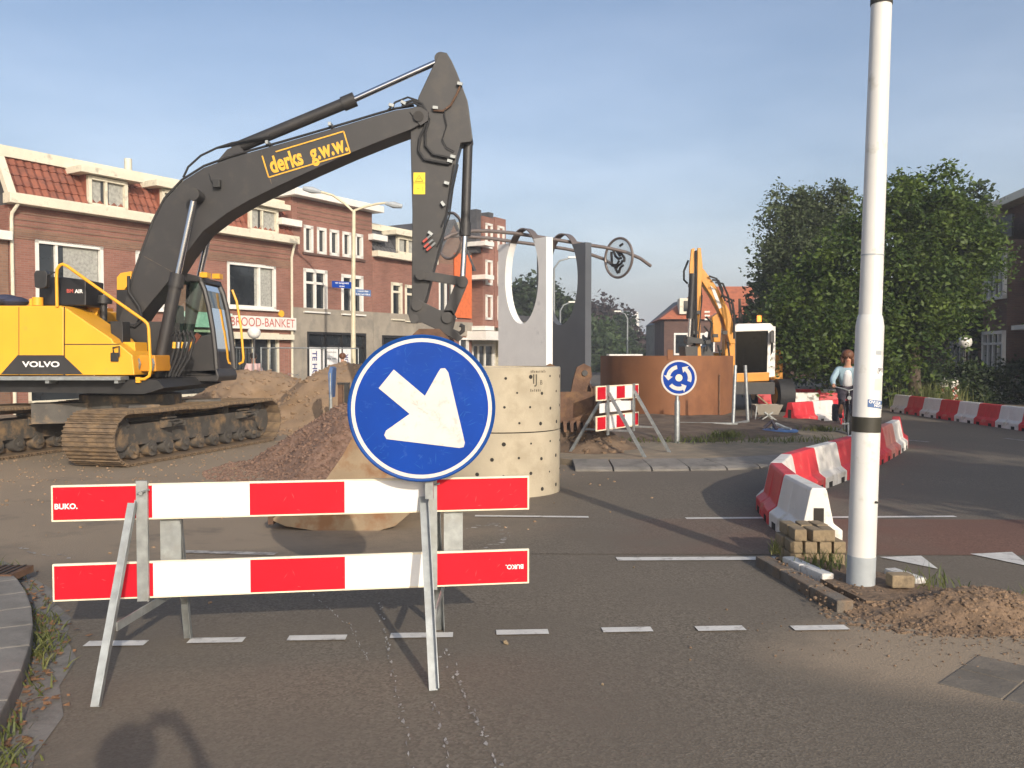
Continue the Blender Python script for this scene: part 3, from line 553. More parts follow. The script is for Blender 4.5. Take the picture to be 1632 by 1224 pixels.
for i in range(N):
    for j in range(3): q = (i+1) % N; pl_.f.append((i*4+j, q*4+j, q*4+j+1, i*4+j+1))
pl_.f.append(tuple(i*4+3 for i in range(N)))
pl_.build('sign_plate', 'bluerim', sg, True); disc(MB(), 0, 0.90, 0.003).build('blue_face', 'blue', sg); disc(MB(), 0.90, 0.95, 0.003).build('white_ring', 'signwhite', sg)
arr = [(320, 245), (235, 350), (408, 497), (275, 590), (265, 615), (278, 638), (690, 695), (715, 690), (722, 665), (628, 262), (610, 238), (585, 240), (572, 258), (495, 395)]
raw('arrow', [tuple(SP_((x-480)/420, (467-y)/420, 0.006)) for x, y in arr], [tuple(range(len(arr)))], 'signwhite', sg)
MB().bar(SP_(0.1, -1.25, -0.05), SP_(0.1, 0.75, -0.05), 0.045, 0.03, (0, -1, 0)).build('post', 'galv', sg)
for z_ in (-0.45, 0.45): MB().bar(SP_(-0.4, z_, -0.035), SP_(0.5, z_, -0.035), 0.02, 0.03).build('bracket', 'galv', sg)
# ------------------------------------------------------------------ small barricade on the island
def small_barricade():
    a, b = W(951, 640, 14.0), W(1018, 640, 15.2); a.z = b.z = 0; d = (b-a); L = d.length; u = d.normalized(); nrm = Vector((u.y, -u.x, 0))
    t = empty('barricade', (a+b)/2, 0, 'small worn red and white barricade on grey trestle legs at the roundabout kerb', 'barricade'); o = t.location.copy()
    P = lambda s, z, q=0: a+u*s+nrm*q+Vector((0, 0, z))-o
    for z0 in (0.98, 0.50): plank(z0, 0.24, L, [0, L*.2, L*.45, L*.65, L*.88, L], 0, t, P=P, mats=('red', 'white'), rim=0.02)
    for s in (L*0.23, L*0.85):
        MB().bar(P(s, 0.42, 0.02), P(s, 1.23, 0.02), 0.06, 0.02, nrm).build('upright', 'galv', t)
        MB().bar(P(s, 1.1, 0.03), P(s+0.08, 0.06, 0.66), 0.045, 0.045).build('leg', 'galv', t); MB().bar(P(s, 1.1, -0.03), P(s-0.05, 0.10, -0.66), 0.045, 0.045).build('leg', 'galv', t)
        MB().bar(P(s+.05, 0.5, 0.4), P(s-.03, 0.5, -0.4), 0.03, 0.03).build('cross_brace', 'galv', t)
    MB().prism([P(L*.12, .78, -.05), P(L*.95, .78, -.05), P(L*.95, .93, -.05), P(L*.62, .95, -.05), P(L*.55, 1.0, -.05), P(L*.48, .95, -.05), P(L*.12, .93, -.05)], nrm*0.01).build('name_board', 'white', t)
small_barricade()
# ------------------------------------------------------------------ concrete rings
RC = Vector((-0.17, 11.26, 0)); RR = 0.785
for k, (z0, z1) in enumerate(((0.0, 0.775), (0.79, 1.565))):
    t = empty('concrete_ring', (RC.x, RC.y, z0), 0, ('lower perforated beige concrete well ring standing on the road', 'upper perforated beige concrete well ring with stamped lettering, stacked on top')[k], 'concrete ring'); h = z1-z0
    MB().lathe([(RR-0.11, 0), (RR, 0), (RR, 0.012), (RR, h-0.012), (RR-0.012, h), (RR-0.11, h), (RR-0.11, 0)], n=64).build('ring_body', 'conc', t, True)
    MB().lathe([(RR-0.03, h-.002), (RR-.03, h+.016), (RR-.09, h+.016), (RR-.09, h-.002)], n=64).build('seal', 'hole', t) if k == 0 else None
    for row in range(4):
        for j in range(15):
            a = 2*math.pi*(j+0.5*(row % 2))/15+random.uniform(-.02, .02); z = 0.10+0.185*row+random.uniform(-.015, .015); d = Vector((math.cos(a), math.sin(a), 0)); q = random.uniform(0.008, 0.021)
            if random.random() < 0.12: continue
            MB().cyl(d*(RR-0.04)+Vector((0, 0, z)), d*(RR+0.0015)+Vector((0, 0, z)), q, q*1.25, 8).build('drain_hole', 'hole', t)
    if k:
        def ringtext(s, size, px, py, bold=0):
            p = W(px, py, 10.6); vs, fs = text_geo(s, size, bold); a0 = math.atan2(-0.7, 0) + math.asin(max(-1, min(1, (p.x*11.26/10.6*0.955-RC.x)/RR)))
            raw('stamp_letters', [((RR+.003)*math.cos(a0+x/RR), (RR+.003)*math.sin(a0+x/RR), p.z-z0+y) for x, y in vs], fs, 'stamp', t)
        ringtext('~~~~~~~~~~', 0.05, 858, 592); ringtext('IJ', 0.16, 852, 605, 0.01); ringtext('B', 0.08, 862, 610); ringtext('~~~~~~', 0.055, 853, 622)
# ------------------------------------------------------------------ parked bucket (tan) and toothed bucket
def bucket(name, profile, Y0, depth, mat, label, teeth=0, parent=None, org=None):
    org = org or Vector(W(profile[0][0], profile[0][1], Y0)); org = Vector((org.x, org.y, 0)) if parent is None else org
    t = empty(name, org if parent is None else (0, 0, 0), 0, label, 'bucket' if label else None) if parent is None else parent
    pts = [W(px, py, Y0)-org for px, py in profile]
    n = len(pts); th = Vector((0, depth, 0)); cen = sum(pts, Vector())/n; sh = MB()
    inner = [cen+(p-cen)*0.93 for p in pts]
    for i in range(n-1):                    # curved shell, open along the closing edge
        a, b, c_, d_ = pts[i], pts[i+1], inner[i+1], inner[i]; sh.prism([a, b, c_, d_], th)
    sh.build('shell', mat, t)
    for q in (0, depth-0.03): MB().prism([p+Vector((0, q-0.012, 0)) for p in pts], (0, 0.03, 0)).build('side_plate', mat, t)
    a, b = pts[0], pts[-1]; MB().bar(a+Vector((0, -0.02, 0)), a+th+Vector((0, 0.02, 0)), 0.05, 0.09).build('cutting_edge', 'rust', t)
    d = (a-b).normalized()
    for k in range(teeth):
        y_ = depth*(k+0.5)/teeth; MB().prism([a+Vector((0, y_-0.035, -0.03)), a+Vector((0, y_-0.035, 0.03)), a+d*0.16+Vector((0, y_-0.035, 0))], (0, 0.07, 0)).build('tooth', 'rust', t)
    return t, pts
t, pts = bucket('spare_bucket', [(432, 828), (455, 838), (500, 845), (545, 849.5), (590, 849), (630, 838), (660, 812), (675, 775), (672, 735), (650, 702), (615, 690), (566, 690), (545, 728), (512, 775)], 8.58, 1.05, 'tan', 'dusty tan excavator bucket lying on the road behind the barricade')
for q in (0.35, 0.62): MB().prism([p+Vector((0, q, 0)) for p in (pts[8]+Vector((-.03, 0, 0)), pts[8]+Vector((.16, 0, .12)), pts[9]+Vector((.14, 0, .22)), pts[10]+Vector((-.02, 0, -.02)))], (0, 0.04, 0)).build('hinge_ear', 'tan', t)
tb = empty('toothed_bucket', (1.0, 15.1, 0.55), R(8), 'rusty toothed bucket with two hooked ears standing on dark earth', 'bucket')
MB().prism([(-0.32, -0.3, 0.03), (0.32, -0.3, 0.03), (0.30, -0.34, 0.55), (-0.30, -0.34, 0.55)], (0, 0.04, 0)).build('front_plate', 'rust', tb)
MB().prism([(-0.32, -0.3, 0.03), (-0.32, 0.35, 0.0), (-0.32, 0.45, 0.4), (-0.32, 0.1, 0.75), (-0.32, -0.34, 0.6)], (0.04, 0, 0)).build('side_plate', 'rust', tb); MB().prism([(0.28, -0.3, 0.03), (0.28, 0.35, 0.0), (0.28, 0.45, 0.4), (0.28, 0.1, 0.75), (0.28, -0.34, 0.6)], (0.04, 0, 0)).build('side_plate', 'rust', tb)
for i in range(6): MB().prism([(-0.32+i*0.115, -0.36, 0.06), (-0.25+i*0.115, -0.36, 0.06), (-0.265+i*0.115, -0.40, -0.12), (-0.305+i*0.115, -0.40, -0.12)], (0, 0.06, 0)).build('tooth', 'rust', tb)
for x in (-0.62, -0.05):
    hk = [(0, 0, 0.35), (0.26, 0, 0.35), (0.28, 0, 0.62), (0.36, 0, 0.8), (0.34, 0, 0.96), (0.22, 0, 1.02), (0.10, 0, 0.96), (0.04, 0, 0.75), (0, 0, 0.55)]
    MB().prism([(x+a, -0.28, c_) for a, b_, c_ in hk], (0, 0.06, 0)).build('hooked_ear', 'rust', tb); MB().cyl((x+.23, -.31, .86), (x+.23, -.2, .86), 0.05, n=12).build('pin', 'steeldk', tb)
MB().box((0.42, -0.1, 0.38), (0.2, 0.5, 0.5)).build('side_cutter', 'rust', tb)
# ------------------------------------------------------------------ crawler excavator
EO = Vector((-6.85, 15.92, 0))
ex = empty('crawler_excavator', EO, 0, 'yellow and dark grey crawler excavator with raised lettered boom beside the sand heaps', 'excavator')
def E(px, py, Y): return W(px, py, Y)-EO
# tracks: run along direction 78 degrees
TA = R(75.5); td = Vector((math.cos(TA), math.sin(TA), 0)); tn = Vector((-td.y, td.x, 0)); LEN, RAD, SW = 4.95, 0.365, 0.92
pitch = (2*(LEN-2*RAD-0.1)+2*math.pi*(RAD+0.02))/54
def track_path(s):
    st = LEN-2*RAD-0.1; r = RAD+0.02; per = 2*st+2*math.pi*r; s = s % per
    if s < st: return Vector((-st/2+s, 0, 0.05)), 0.0, 0
    s -= st
    if s < math.pi*r: a = s/r; return Vector((st/2+r*math.sin(a), 0, 0.05+r-r*math.cos(a))), a, 1
    s -= math.pi*r
    if s < st: x = st/2-s; sag = -0.035*math.cos(x/st*math.pi)*abs(math.cos(2*x)); return Vector((x, 0, 0.05+2*r+sag*0.8)), math.pi, 0
    s -= st; a = s/r; return Vector((-st/2-r*math.sin(a), 0, 0.05+r+r*math.cos(a))), math.pi+a, 1
shoe = MB().box((0, 0, 0), (pitch*0.97, SW, 0.022))
for q in (-0.07, 0.0, 0.07): shoe.box((q, 0, -0.024), (0.016, SW, 0.03))
shoe_src = None
def make_track(off):
    global shoe_src
    c = tn*off+Vector((-0.14, 0, 0)); fr = MB()
    mtx = Matrix.Rotation(TA, 3, 'Z'); L2 = LEN/2
    prof = [(-L2+0.55, 0.30), (-L2+0.45, 0.52), (-L2+0.75, 0.62), (L2-0.9, 0.64), (L2-0.75, 0.70), (L2-0.5, 0.66), (L2-0.45, 0.34), (L2-0.7, 0.26)]
    fr.prism([mtx @ Vector((x, -0.24, z))+c for x, z in prof], mtx @ Vector((0, 0.48, 0)))
    t = fr.build('track', 'trackfr', ex)
    for k in range(9):
        x = -1.75+k*0.44; cc = mtx @ Vector((x, 0, 0.21))+c; MB().cyl(cc-tn*0.26, cc+tn*0.26, 0.125, n=14).cyl(cc-tn*0.30, cc+tn*0.30, 0.05, n=8).build('bottom_roller', 'trackfr', t, True)
    for x in (-0.8, 0.9):
        cc = mtx @ Vector((x, 0, 0.68))+c; MB().cyl(cc-tn*0.2, cc+tn*0.2, 0.085, n=12).build('carrier_roller', 'trackfr', t, True)
    for sx, nm in ((-1, 'sprocket'), (1, 'idler')):
        cc = mtx @ Vector((sx*(LEN/2-RAD-0.05), 0, RAD+0.07))+c; m_ = MB().cyl(cc-tn*0.20, cc+tn*0.20, 0.34, n=24).cyl(cc-tn*0.26, cc+tn*0.26, 0.20, n=16)
        if sx < 0:
            for q in range(22): a = 2*math.pi*q/22; m_.box(cc+td*0.345*math.cos(a)+Vector((0, 0, 0.345*math.sin(a))), (0.05, 0.05, 0.05), TA)
        m_.build(nm, 'trackfr', t)
    lk_ = MB()
    for k in range(54):
        p, a, _ = track_path((k+0.5)*pitch); rot = mtx @ Matrix.Rotation(-a, 3, 'Y')
        for q in (-0.09, 0.09): lk_.box(mtx @ p+c+rot @ Vector((0, q, 0.055)), (pitch*0.98, 0.035, 0.075), rot)
    lk_.build('chain', 'track', t)
    for xx in (-0.9, 1.35):           # foot steps welded on the outside of the frame
        for s_ in (-1,):
            m_ = MB(); b0 = Vector((xx, s_*0.24, 0.55))
            for q in (0, 0.12, 0.24): m_.box(mtx @ (b0+Vector((0, s_*(0.04+q*0.55), 0.10-q*0.35+0.03)))+c, (0.36, 0.05, 0.025), TA)
            for e_ in (-0.19, 0.19): m_.prism([mtx @ (b0+Vector((e_, 0, 0.10)))+c, mtx @ (b0+Vector((e_, s_*0.22, 0.06)))+c, mtx @ (b0+Vector((e_, s_*0.22, 0.0)))+c, mtx @ (b0+Vector((e_, 0, -0.04)))+c], mtx @ Vector((0.012, 0, 0)))
            m_.build('foot_step', 'trackfr', t)
    for k in range(54):
        p, a, _ = track_path(k*pitch)
        if shoe_src is None: shoe_src = shoe.build('shoe', 'track', t); o = shoe_src
        else: o = shoe_src.copy(); col.objects.link(o); o.parent = t
        o.location = mtx @ p+c; o.rotation_euler = (Matrix.Rotation(TA, 3, 'Z') @ Matrix.Rotation(-a, 3, 'Y')).to_euler()
    return t
make_track(-1.30); make_track(1.30)
uc = MB(); 
for s in (-1, 1):
    for x in (-1.1, 1.1): uc.bar(td*x*0.3, td*x+tn*1.1*s+Vector((0, 0, 0.0)), 0.5, 0.34)
uc2 = MB(); uc2.v = [(x, y, z+0.72) for x, y, z in uc.v]; uc2.f = uc.f
uc2.lathe([(0.0, 0.5), (0.85, 0.5), (0.85, 1.02), (0, 1.02)], n=32).build('undercarriage', 'trackfr', ex)
MB().lathe([(0, 1.0), (0.72, 1.0), (0.72, 1.17), (0, 1.17)], n=32).build('slew_ring', 'steeldk', ex)
YN = 14.47                                       # near side of the upper structure
def side_prism(pts, Y0, Y1): return MB().prism([E(px, py, Y0) for px, py in pts], (0, Y1-Y0, 0))
side_prism([(-190, 605), (250, 605), (262, 618), (230, 628), (-190, 622)], YN+0.02, 17.35).build('deck_frame', 'steeldk', ex)
side_prism([(-165, 598), (-165, 500), (-150, 487), (96, 487), (102, 490), (102, 598)], YN, 17.3).build('engine_hood', 'yellow', ex, bevel=0.03)
side_prism([(102.6, 598), (102.6, 489), (178, 540), (181, 546), (190, 548.5), (211, 566), (214.5, 598)], YN, 15.30).build('tank_panel', 'yellow', ex, bevel=0.02)
side_prism([(102, 548), (190, 548), (190, 549.5), (102, 549.5)], YN-0.004, YN+0.05).build('panel_seam', 'steeldk', ex)
for px in (30, 102): side_prism([(px-.5, 598), (px-.5, 489), (px+.5, 489), (px+.5, 598)], YN-0.003, YN+0.02).build('panel_seam', 'steeldk', ex)
MB().box((-3.1, 0, 1.95), (1.5, 2.85, 1.55)).build('counterweight', 'yellow', ex, bevel=0.12)
side_prism([(1, 596.5), (28, 566), (100, 566), (132, 596.5)], YN-0.006, YN+0.05).build('logo_panel', 'steel', ex)
vol = text('logo_letters', 'VOLVO', 0.125, E(65.5, 581, YN-0.012), (1, 0, 0), (0, 0, 1), 'white', ex, 0.03, 1.45)
sr = MB()                                         # slab serifs
for px in (): sr.add([E(px-1, 577.2, YN-.013), E(px+4.6, 577.2, YN-.013), E(px+4.6, 578.4, YN-.013), E(px-1, 578.4, YN-.013)], [(0, 1, 2, 3)])

side_prism([(-150, 600), (192, 600), (192, 606), (-150, 606)], YN-0.28, YN+0.03).build('walkway', 'galv', ex)
for px in (72, 182): side_prism([(px, 606), (px+6, 606), (px+6, 611), (px, 611)], YN-0.25, YN+0.02).build('walkway_bracket', 'galv', ex)
side_prism([(200, 566), (247, 566), (249, 592), (216, 592)], YN+0.25, YN+0.9).build('step_box', 'orange', ex, bevel=0.02)
side_prism([(196, 545), (215, 545), (216, 566), (197, 566)], YN+0.3, YN+0.8).build('step_upper', 'yellow', ex, bevel=0.01)
for px in (221, 243): MB().tube([E(px, 572, YN+.22), E(px+2, 580, YN+.18), E(px, 590, YN+.22)], 0.018, 6).build('latch', 'galv', ex, True)
MB().tube([E(*p, YN-0.02) for p in ((91, 489), (90, 440), (91, 429), (95, 423), (100, 421), (107, 424), (150, 455), (200, 490), (230, 511), (235, 516), (237, 524), (240, 588), (238, 599), (231, 604), (218, 605))], 0.026, 10).build('handrail', 'yellow', ex, True)
side_prism([(216, 601), (223, 601), (223, 610), (216, 610)], YN-0.04, YN+.02).build('handrail_foot', 'yellow', ex)
bx_ = side_prism([(62, 487), (62, 444), (66, 441), (98, 441), (137, 446), (137, 487)], YN+0.35, YN+1.0).build('filter_box', 'black', ex, bevel=0.02)
text('filter_letters', 'BM', 0.085, E(111.5, 464, YN+.34), (1, 0, 0), (0, 0, 1), 'letterred', bx_, 0.03); text('filter_letters', 'AIR', 0.085, E(125.5, 464.5, YN+.34), (1, 0, 0), (0, 0, 1), 'white', bx_, 0.03)
mr_ = side_prism([(55, 457), (54, 436), (57, 431), (72, 431), (75, 436), (74, 456), (70, 459), (58, 459)], YN-0.02, YN+0.10).build('mirror', 'steeldk', ex, bevel=0.01); MB().tube([E(66, 442, YN), E(80, 437, YN), E(90, 433, YN)], 0.012, 6).build('mirror_arm', 'steeldk', ex)
MB().cyl(E(60, 487, YN+.25), E(60, 474, YN+.25), 0.085, n=18).build('filler_cap', 'yellow', ex, True); side_prism([(47, 487), (54, 487), (54, 476), (47, 476)], YN+.2, YN+.45).build('hinge_box', 'yellow', ex)
MB().cyl(E(165, 484, YN+.9), E(165, 471, YN+.9), 0.14, n=18).cyl(E(165, 515, YN+.9), E(165, 484, YN+.9), 0.06, n=12).build('air_intake', 'steeldk', ex, True)
side_prism([(102, 487), (137, 487), (137, 512), (102, 500)], YN+0.86, YN+1.9).build('hood_side', 'orange', ex); side_prism([(139, 489), (158, 491), (152, 508), (139, 505)], YN+.9, YN+1.2).build('bracket', 'yellow', ex)
side_prism([(175, 512), (195, 512), (196, 546), (178, 546)], YN+.3, YN+.6).build('hydraulic_block', 'steeldk', ex, bevel=.01); side_prism([(176, 562), (188, 562), (188, 576), (176, 576)], YN-.03, YN+.0).build('latch_plate', 'steeldk', ex)
MB().tube([E(181, 562, YN-.04), E(180, 554, YN-.04), (E(190, 552, YN-.04)), E(190, 568, YN-.04)], 0.014, 6).build('latch_bar', 'steeldk', ex)
tp = MB()
for k in range(7): tp.sphere(E(-60+k*14, 480+2*math.sin(k*2.2), YN+.6), 0.16, 6, (1.3, 1.5, 0.6))
tp.build('folded_tarp', 'bluecloth', ex, True)
side_prism([(186, 462), (186, 442), (192, 435), (210, 432), (208, 448), (198, 462)], 16.25, 16.6).build('rear_lamp_bracket', 'yellow', ex, bevel=.01); side_prism([(185, 510), (186, 462), (205, 462), (205, 510)], 16.25, 16.6).build('rear_post', 'steeldk', ex)
MB().box((0.15, -0.05, 1.75), (1.3, 0.55, 1.1)).build('boom_mount', 'steel', ex)
# boom
BY0, BY1 = 15.62, 16.22
outer = [(176, 565), (185, 520), (205, 462), (225, 405), (243, 356), (262, 319), (290, 289), (325, 267), (365, 252.5), (400, 242), (450, 228), (500, 213.5), (550, 199), (600, 184), (630, 175.5), (660, 171), (672, 174), (680, 183), (677, 194)]
inner = [(655, 206.5), (616, 221), (560, 243.5), (500, 270), (440, 298), (397, 319), (360, 341), (323, 369), (294, 407), (267, 450), (228, 497), (200, 540), (195, 570)]
boom = side_prism(outer+inner, BY0, BY1).build('boom', 'steel', ex, bevel=0.012)
MB().tube([E(px, py-2.5, BY0+.1) for px, py in outer[2:16]], 0.022, 8).build('hydraulic_pipe', 'steeldk', boom, True); MB().tube([E(px, py-2.5, BY0+.3) for px, py in outer[2:16]], 0.022, 8).build('hydraulic_pipe', 'steeldk', boom, True)
for px, py in ((429, 232), (528, 203)): MB().box(E(px, py-2, BY0+.15), (0.05, 0.35, 0.06)).build('pipe_clamp', 'galv', boom)
for a, b in (((416, 241), (433, 293)), ((229, 408), (274, 433))): MB().bar(E(*a, BY0-.001), E(*b, BY0-.001), 0.006, 0.012, (0, 1, 0)).build('weld_seam', 'trackfr', boom)
bd = (E(557, 224, BY0)-E(424, 264, BY0)).normalized(); bup = Vector((-bd.z, 0, bd.x)); yb = BY0-0.006
LT = E(488, 246, yb); text('boom_letters', 'derks  g.w.w.', 0.40, LT-bup*0.02+bd*0.03, bd, bup, 'lettery', boom, 0.032, 0.66)
HW, HH = 0.745, 0.195; fr_ = MB()
for a, b in (((-HW, -HH), (HW, -HH)), ((HW, -HH), (HW, HH)), ((HW, HH), (-0.5, HH)), ((-HW, HH), (-HW, -HH))): fr_.bar(LT+bd*a[0]+bup*a[1], LT+bd*b[0]+bup*b[1], 0.012, 0.022, bup if abs(a[1]-b[1]) < .01 else bd)
fr_.build('lettering_frame', 'lettery', boom)
def rod_cyl(name, a, b, c_, r, rr, parent, mat='steel'):      # barrel a->b, rod b->c
    a, b, c_ = Vector(a), Vector(b), Vector(c_); d = (b-a).normalized()
    o = MB().tube([a, b-d*.24, b-d*.24, b, b], [r, r, r*1.22, r*1.22, r*.8], 18).build(name, mat, parent, True)
    MB().cyl(b-d*.05, c_, rr, n=14).build('piston_rod', 'chrome', o, True); MB().cyl(c_+Vector((0, -r*1.1, 0)), c_+Vector((0, r*1.1, 0)), r*1.05, n=16).build('rod_eye', mat, o, True); return o
pin = E(311, 311, 15.40)
for Y in (15.42, 16.44):
    off = Vector((0, Y-15.42, 0)); rod_cyl('boom_cylinder', E(250, 600, 15.42)+off, E(284, 436, 15.42)+off, pin+off, 0.105, 0.055, ex)
MB().cyl(pin+Vector((0, -.12, 0)), pin+Vector((0, 1.2, 0)), 0.10, n=18).build('cylinder_pin', 'steel', ex, True)
MB().box(E(346, 293, BY0-.06), (0.12, 0.12, 0.14)).build('work_lamp', 'steeldk', boom, bevel=.01); MB().tube([E(333, 277, BY0-.01), E(336, 288, BY0-.02), E(344, 297, BY0-.03)], 0.008, 6).build('cable', 'black', boom)
rod_cyl('stick_cylinder', E(372, 238, 15.92), E(566, 158, 15.92), E(703, 96, 15.92), 0.105, 0.055, ex)
side_prism([(345, 258), (362, 238), (380, 231), (388, 240), (392, 246)], 15.75, 16.1).build('cylinder_lug', 'steel', boom)
for k, y_ in enumerate((15.75, 15.9, 16.05)):
    MB().tube([E(px, py, y_) for px, py in ((292, 283), (300, 266), (320, 248), (345, 236), (370, 228+2*k), (402, 222), (430, 217))], 0.02, 8).build('hose', 'rubber', ex, True)
# stick
SY0, SY1 = 15.70, 16.14
stick = [(698, 88), (704.5, 82.5), (712, 84), (720, 97), (728.5, 116), (745, 160), (753, 221), (750, 226), (734, 228), (729, 246), (720, 295), (711, 339), (703, 381), (690, 430), (678, 478), (670, 493), (661, 493), (656, 483), (656.5, 400), (657, 339), (655, 260), (654, 209), (667, 154)]
st = side_prism(stick, SY0, SY1).build('stick', 'steel', ex, bevel=0.012)
side_prism([(653, 178), (660, 170), (670, 170), (682, 178), (682, 192), (670, 200)], BY0-.03, BY0+.01).build('boom_tip_plate', 'steel', boom)
MB().cyl(E(667, 185, BY0-.07), E(667, 185, BY1+.2), 0.09, n=20).build('pivot_pin', 'steel', ex, True)
sk = side_prism([(659, 275), (677.5, 275), (677.5, 309.5), (659, 309.5)], SY0-.006, SY0+.01).build('warning_sticker', 'stickery', st)
m_ = MB()
for a, b in (((662, 289), (668, 279)), ((668, 279), (674, 289)), ((674, 289), (662, 289)), ((666, 286), (670, 284)), ((664, 301), (669, 301)), ((673, 297), (673, 304)), ((659.5, 291.5), (677, 291.5))): m_.bar(E(*a, SY0-.009), E(*b, SY0-.009), 0.004, 0.012, (0, 1, 0))
m_.build('pictogram', 'black', sk)
for pts_, r in (([(640, 166), (658, 160), (672, 165), (681, 180), (678, 200), (669, 220), (667, 240), (676, 254), (700, 259), (716, 261)], .024), ([(640, 170), (660, 164), (676, 172), (684, 190), (678, 212), (678, 232), (690, 246), (718, 252)], .022), ([(618, 176), (630, 163), (650, 155), (665, 160), (676, 172)], .018), ([(710, 172), (708, 182), (712, 200), (705, 222), (712, 235), (724, 241)], .01), ([(724, 262), (718, 300), (712, 340), (704, 360)], .014), ([(730, 262), (722, 300), (716, 345), (704, 378), (697, 392)], .014), ([(712, 338), (722, 340), (732, 350), (736, 372)], .012)):
    MB().tube([E(x, y, SY0-.05) for x, y in pts_], r, 8).build('hose', 'rubber', ex, True)
MB().tube([E(x, y, SY0-.04) for x, y in ((691, 176), (706, 177), (718, 168), (728, 150), (734, 136))], 0.02, 8).build('hose', 'rust', ex, True)
for x, y in ((733, 134), (717, 257), (722, 250), (694, 172), (624, 168), (643, 164), (686, 372), (712, 292), (706, 325)): MB().box(E(x, y, SY0-.05), (0.09, 0.08, 0.05), Matrix.Rotation(random.random(), 3, 'Y')).build('hose_clamp', 'galv', ex)
for x, y in ((674, 386), (676, 394), (680, 399)): MB().cyl(E(x, y, SY0-.06), E(x+7, y-6, SY0-.06), 0.022, n=8).build('coupling', 'letterred', ex); MB().cyl(E(x+7, y-6, SY0-.06), E(x+14, y-12, SY0-.06), 0.02, n=8).build('coupling_body', 'galv', ex)
rod_cyl('bucket_cylinder', E(746, 228, 15.92), E(741, 376, 15.92), E(737, 449, 15.92), 0.085, 0.05, ex)
for y_ in (15.62, 16.2):
    MB().bar(E(670, 438, y_), E(737, 449, y_), 0.05, 0.16, (0, 0, 1)).build('link_arm', 'steel', ex, bevel=.01)
    MB().bar(E(737, 449, y_+.03), E(713, 506, y_+.03), 0.06, 0.2, (1, 0, 0)).build('push_link', 'steel', ex, bevel=.01)
    MB().prism([E(a, b, y_) for a, b in ((655, 478), (668, 478), (700, 494), (720, 494), (727, 505), (722, 524), (738, 538), (730, 545), (702, 528), (672, 514), (655, 515), (650, 500))], (0, .06, 0)).build('coupler_plate', 'steel', ex, bevel=.008)
for x, y, r in ((670, 438, .09), (737, 449, .10), (713, 506, .10), (664, 487, .09), (660, 508, .08)): MB().cyl(E(x, y, 15.56), E(x, y, 16.3), r, n=18).build('pin', 'steel', ex, True)
MB().tube([E(x, y, 15.9) for x, y in ((722, 528), (732, 532), (738, 527), (738, 520), (733, 518))], 0.04, 8).build('lifting_hook', 'steel', ex, True)
bk = empty('bucket', (0, 0, 0)); bk.parent = ex
bucket('bucket', [(742, 640), (730, 655), (700, 672), (660, 672), (628, 652), (614, 620), (620, 580), (645, 545), (668, 524), (700, 524), (716, 540)], 15.3, 1.25, 'rust', None, 5, bk, EO)
# cab
CY0, CY1 = 16.28, 17.38; cab = MB()
low = [(262, 600), (264, 560), (300, 560), (322, 535), (338, 533), (342, 560), (344.5, 586), (344.5, 600)]
cab = side_prism(low, CY0, CY0+.05).build('cab', 'steel', ex, bevel=.008)
side_prism([(255, 608), (256, 592), (345, 588), (349, 600), (347, 608)], CY0, CY1).build('cab_floor', 'steel', cab, bevel=.02)
side_prism([(262, 600), (264, 540), (285, 540), (285, 600)], CY1-.05, CY1).build('far_panel', 'steel', cab)
pil = [(270, 443), (318, 443), (326, 462), (333, 490), (339, 525), (343, 560), (345, 588)]
for y_ in (CY0+.03, CY1-.03):
    MB().tube([E(a, b, CY0+.03)+Vector((0, y_-CY0-.03, 0)) for a, b in pil[1:]], [0.05]*6, 8).build('front_pillar', 'steel', cab, True)
    MB().tube([E(a, b, CY0+.03)+Vector((0, y_-CY0-.03, 0)) for a, b in ((268, 443), (266, 500), (264, 600))], 0.05, 8).build('rear_pillar', 'steel', cab, True)
side_prism([(262, 447), (264, 438), (300, 436), (319, 441), (323, 449)], CY0-.02, CY1+.02).build('cab_roof', 'steeldk', cab, bevel=.02)
gl = MB(); gp = [E(a, b, CY0+.04) for a, b in pil[1:]]
for a, b in zip(gp, gp[1:]): gl.add([a, b, b+Vector((0, CY1-CY0-.08, 0)), a+Vector((0, CY1-CY0-.08, 0))], [(0, 1, 2, 3)])
gl.build('windscreen', 'glass', cab, True)
for y_ in (CY0+.03, CY1-.03): raw('side_window', [tuple(E(a, b, CY0+.03)+Vector((0, y_-CY0-.03, 0))) for a, b in ((268, 447), (318, 447), (326, 464), (333, 490), (338, 533), (322, 535), (300, 560), (266, 560))], [tuple(range(8))], 'glass', cab)
MB().box(E(296, 560, 16.85), (0.5, 0.5, 0.15)).box(E(280, 520, 16.85), (0.16, 0.5, 0.8)).build('seat', 'black', cab, bevel=.04)
MB().tube([E(318, 590, 16.7), E(326, 560, 16.7), E(322, 545, 16.7)], 0.02, 8).tube([E(322, 590, 17.0), E(330, 560, 17.0), E(326, 545, 17.0)], 0.02, 8).build('control_lever', 'yellow', cab, True)
MB().box(E(308, 548, 16.42), (0.1, 0.06, 0.42), Matrix.Rotation(R(32), 3, 'Y')).build('side_console', 'letterred', cab)
MB().tube([E(332, 452, 17.2), E(345, 500, 17.2), E(352, 545, 17.2)], 0.02, 6).build('wiper', 'black', cab)
side_prism([(318, 434), (330, 434), (330, 442), (318, 442)], 16.3, 16.5).build('work_lamp', 'yellow', cab); side_prism([(338, 436), (350, 436), (350, 444), (338, 444)], 17.1, 17.3).build('work_lamp', 'yellow', cab)
MB().tube([E(x, y, 17.5) for x, y in ((370, 462), (377, 480), (384, 520), (388, 570), (387, 577), (381, 580))], 0.024, 8).build('grab_rail', 'yellow', cab, True)
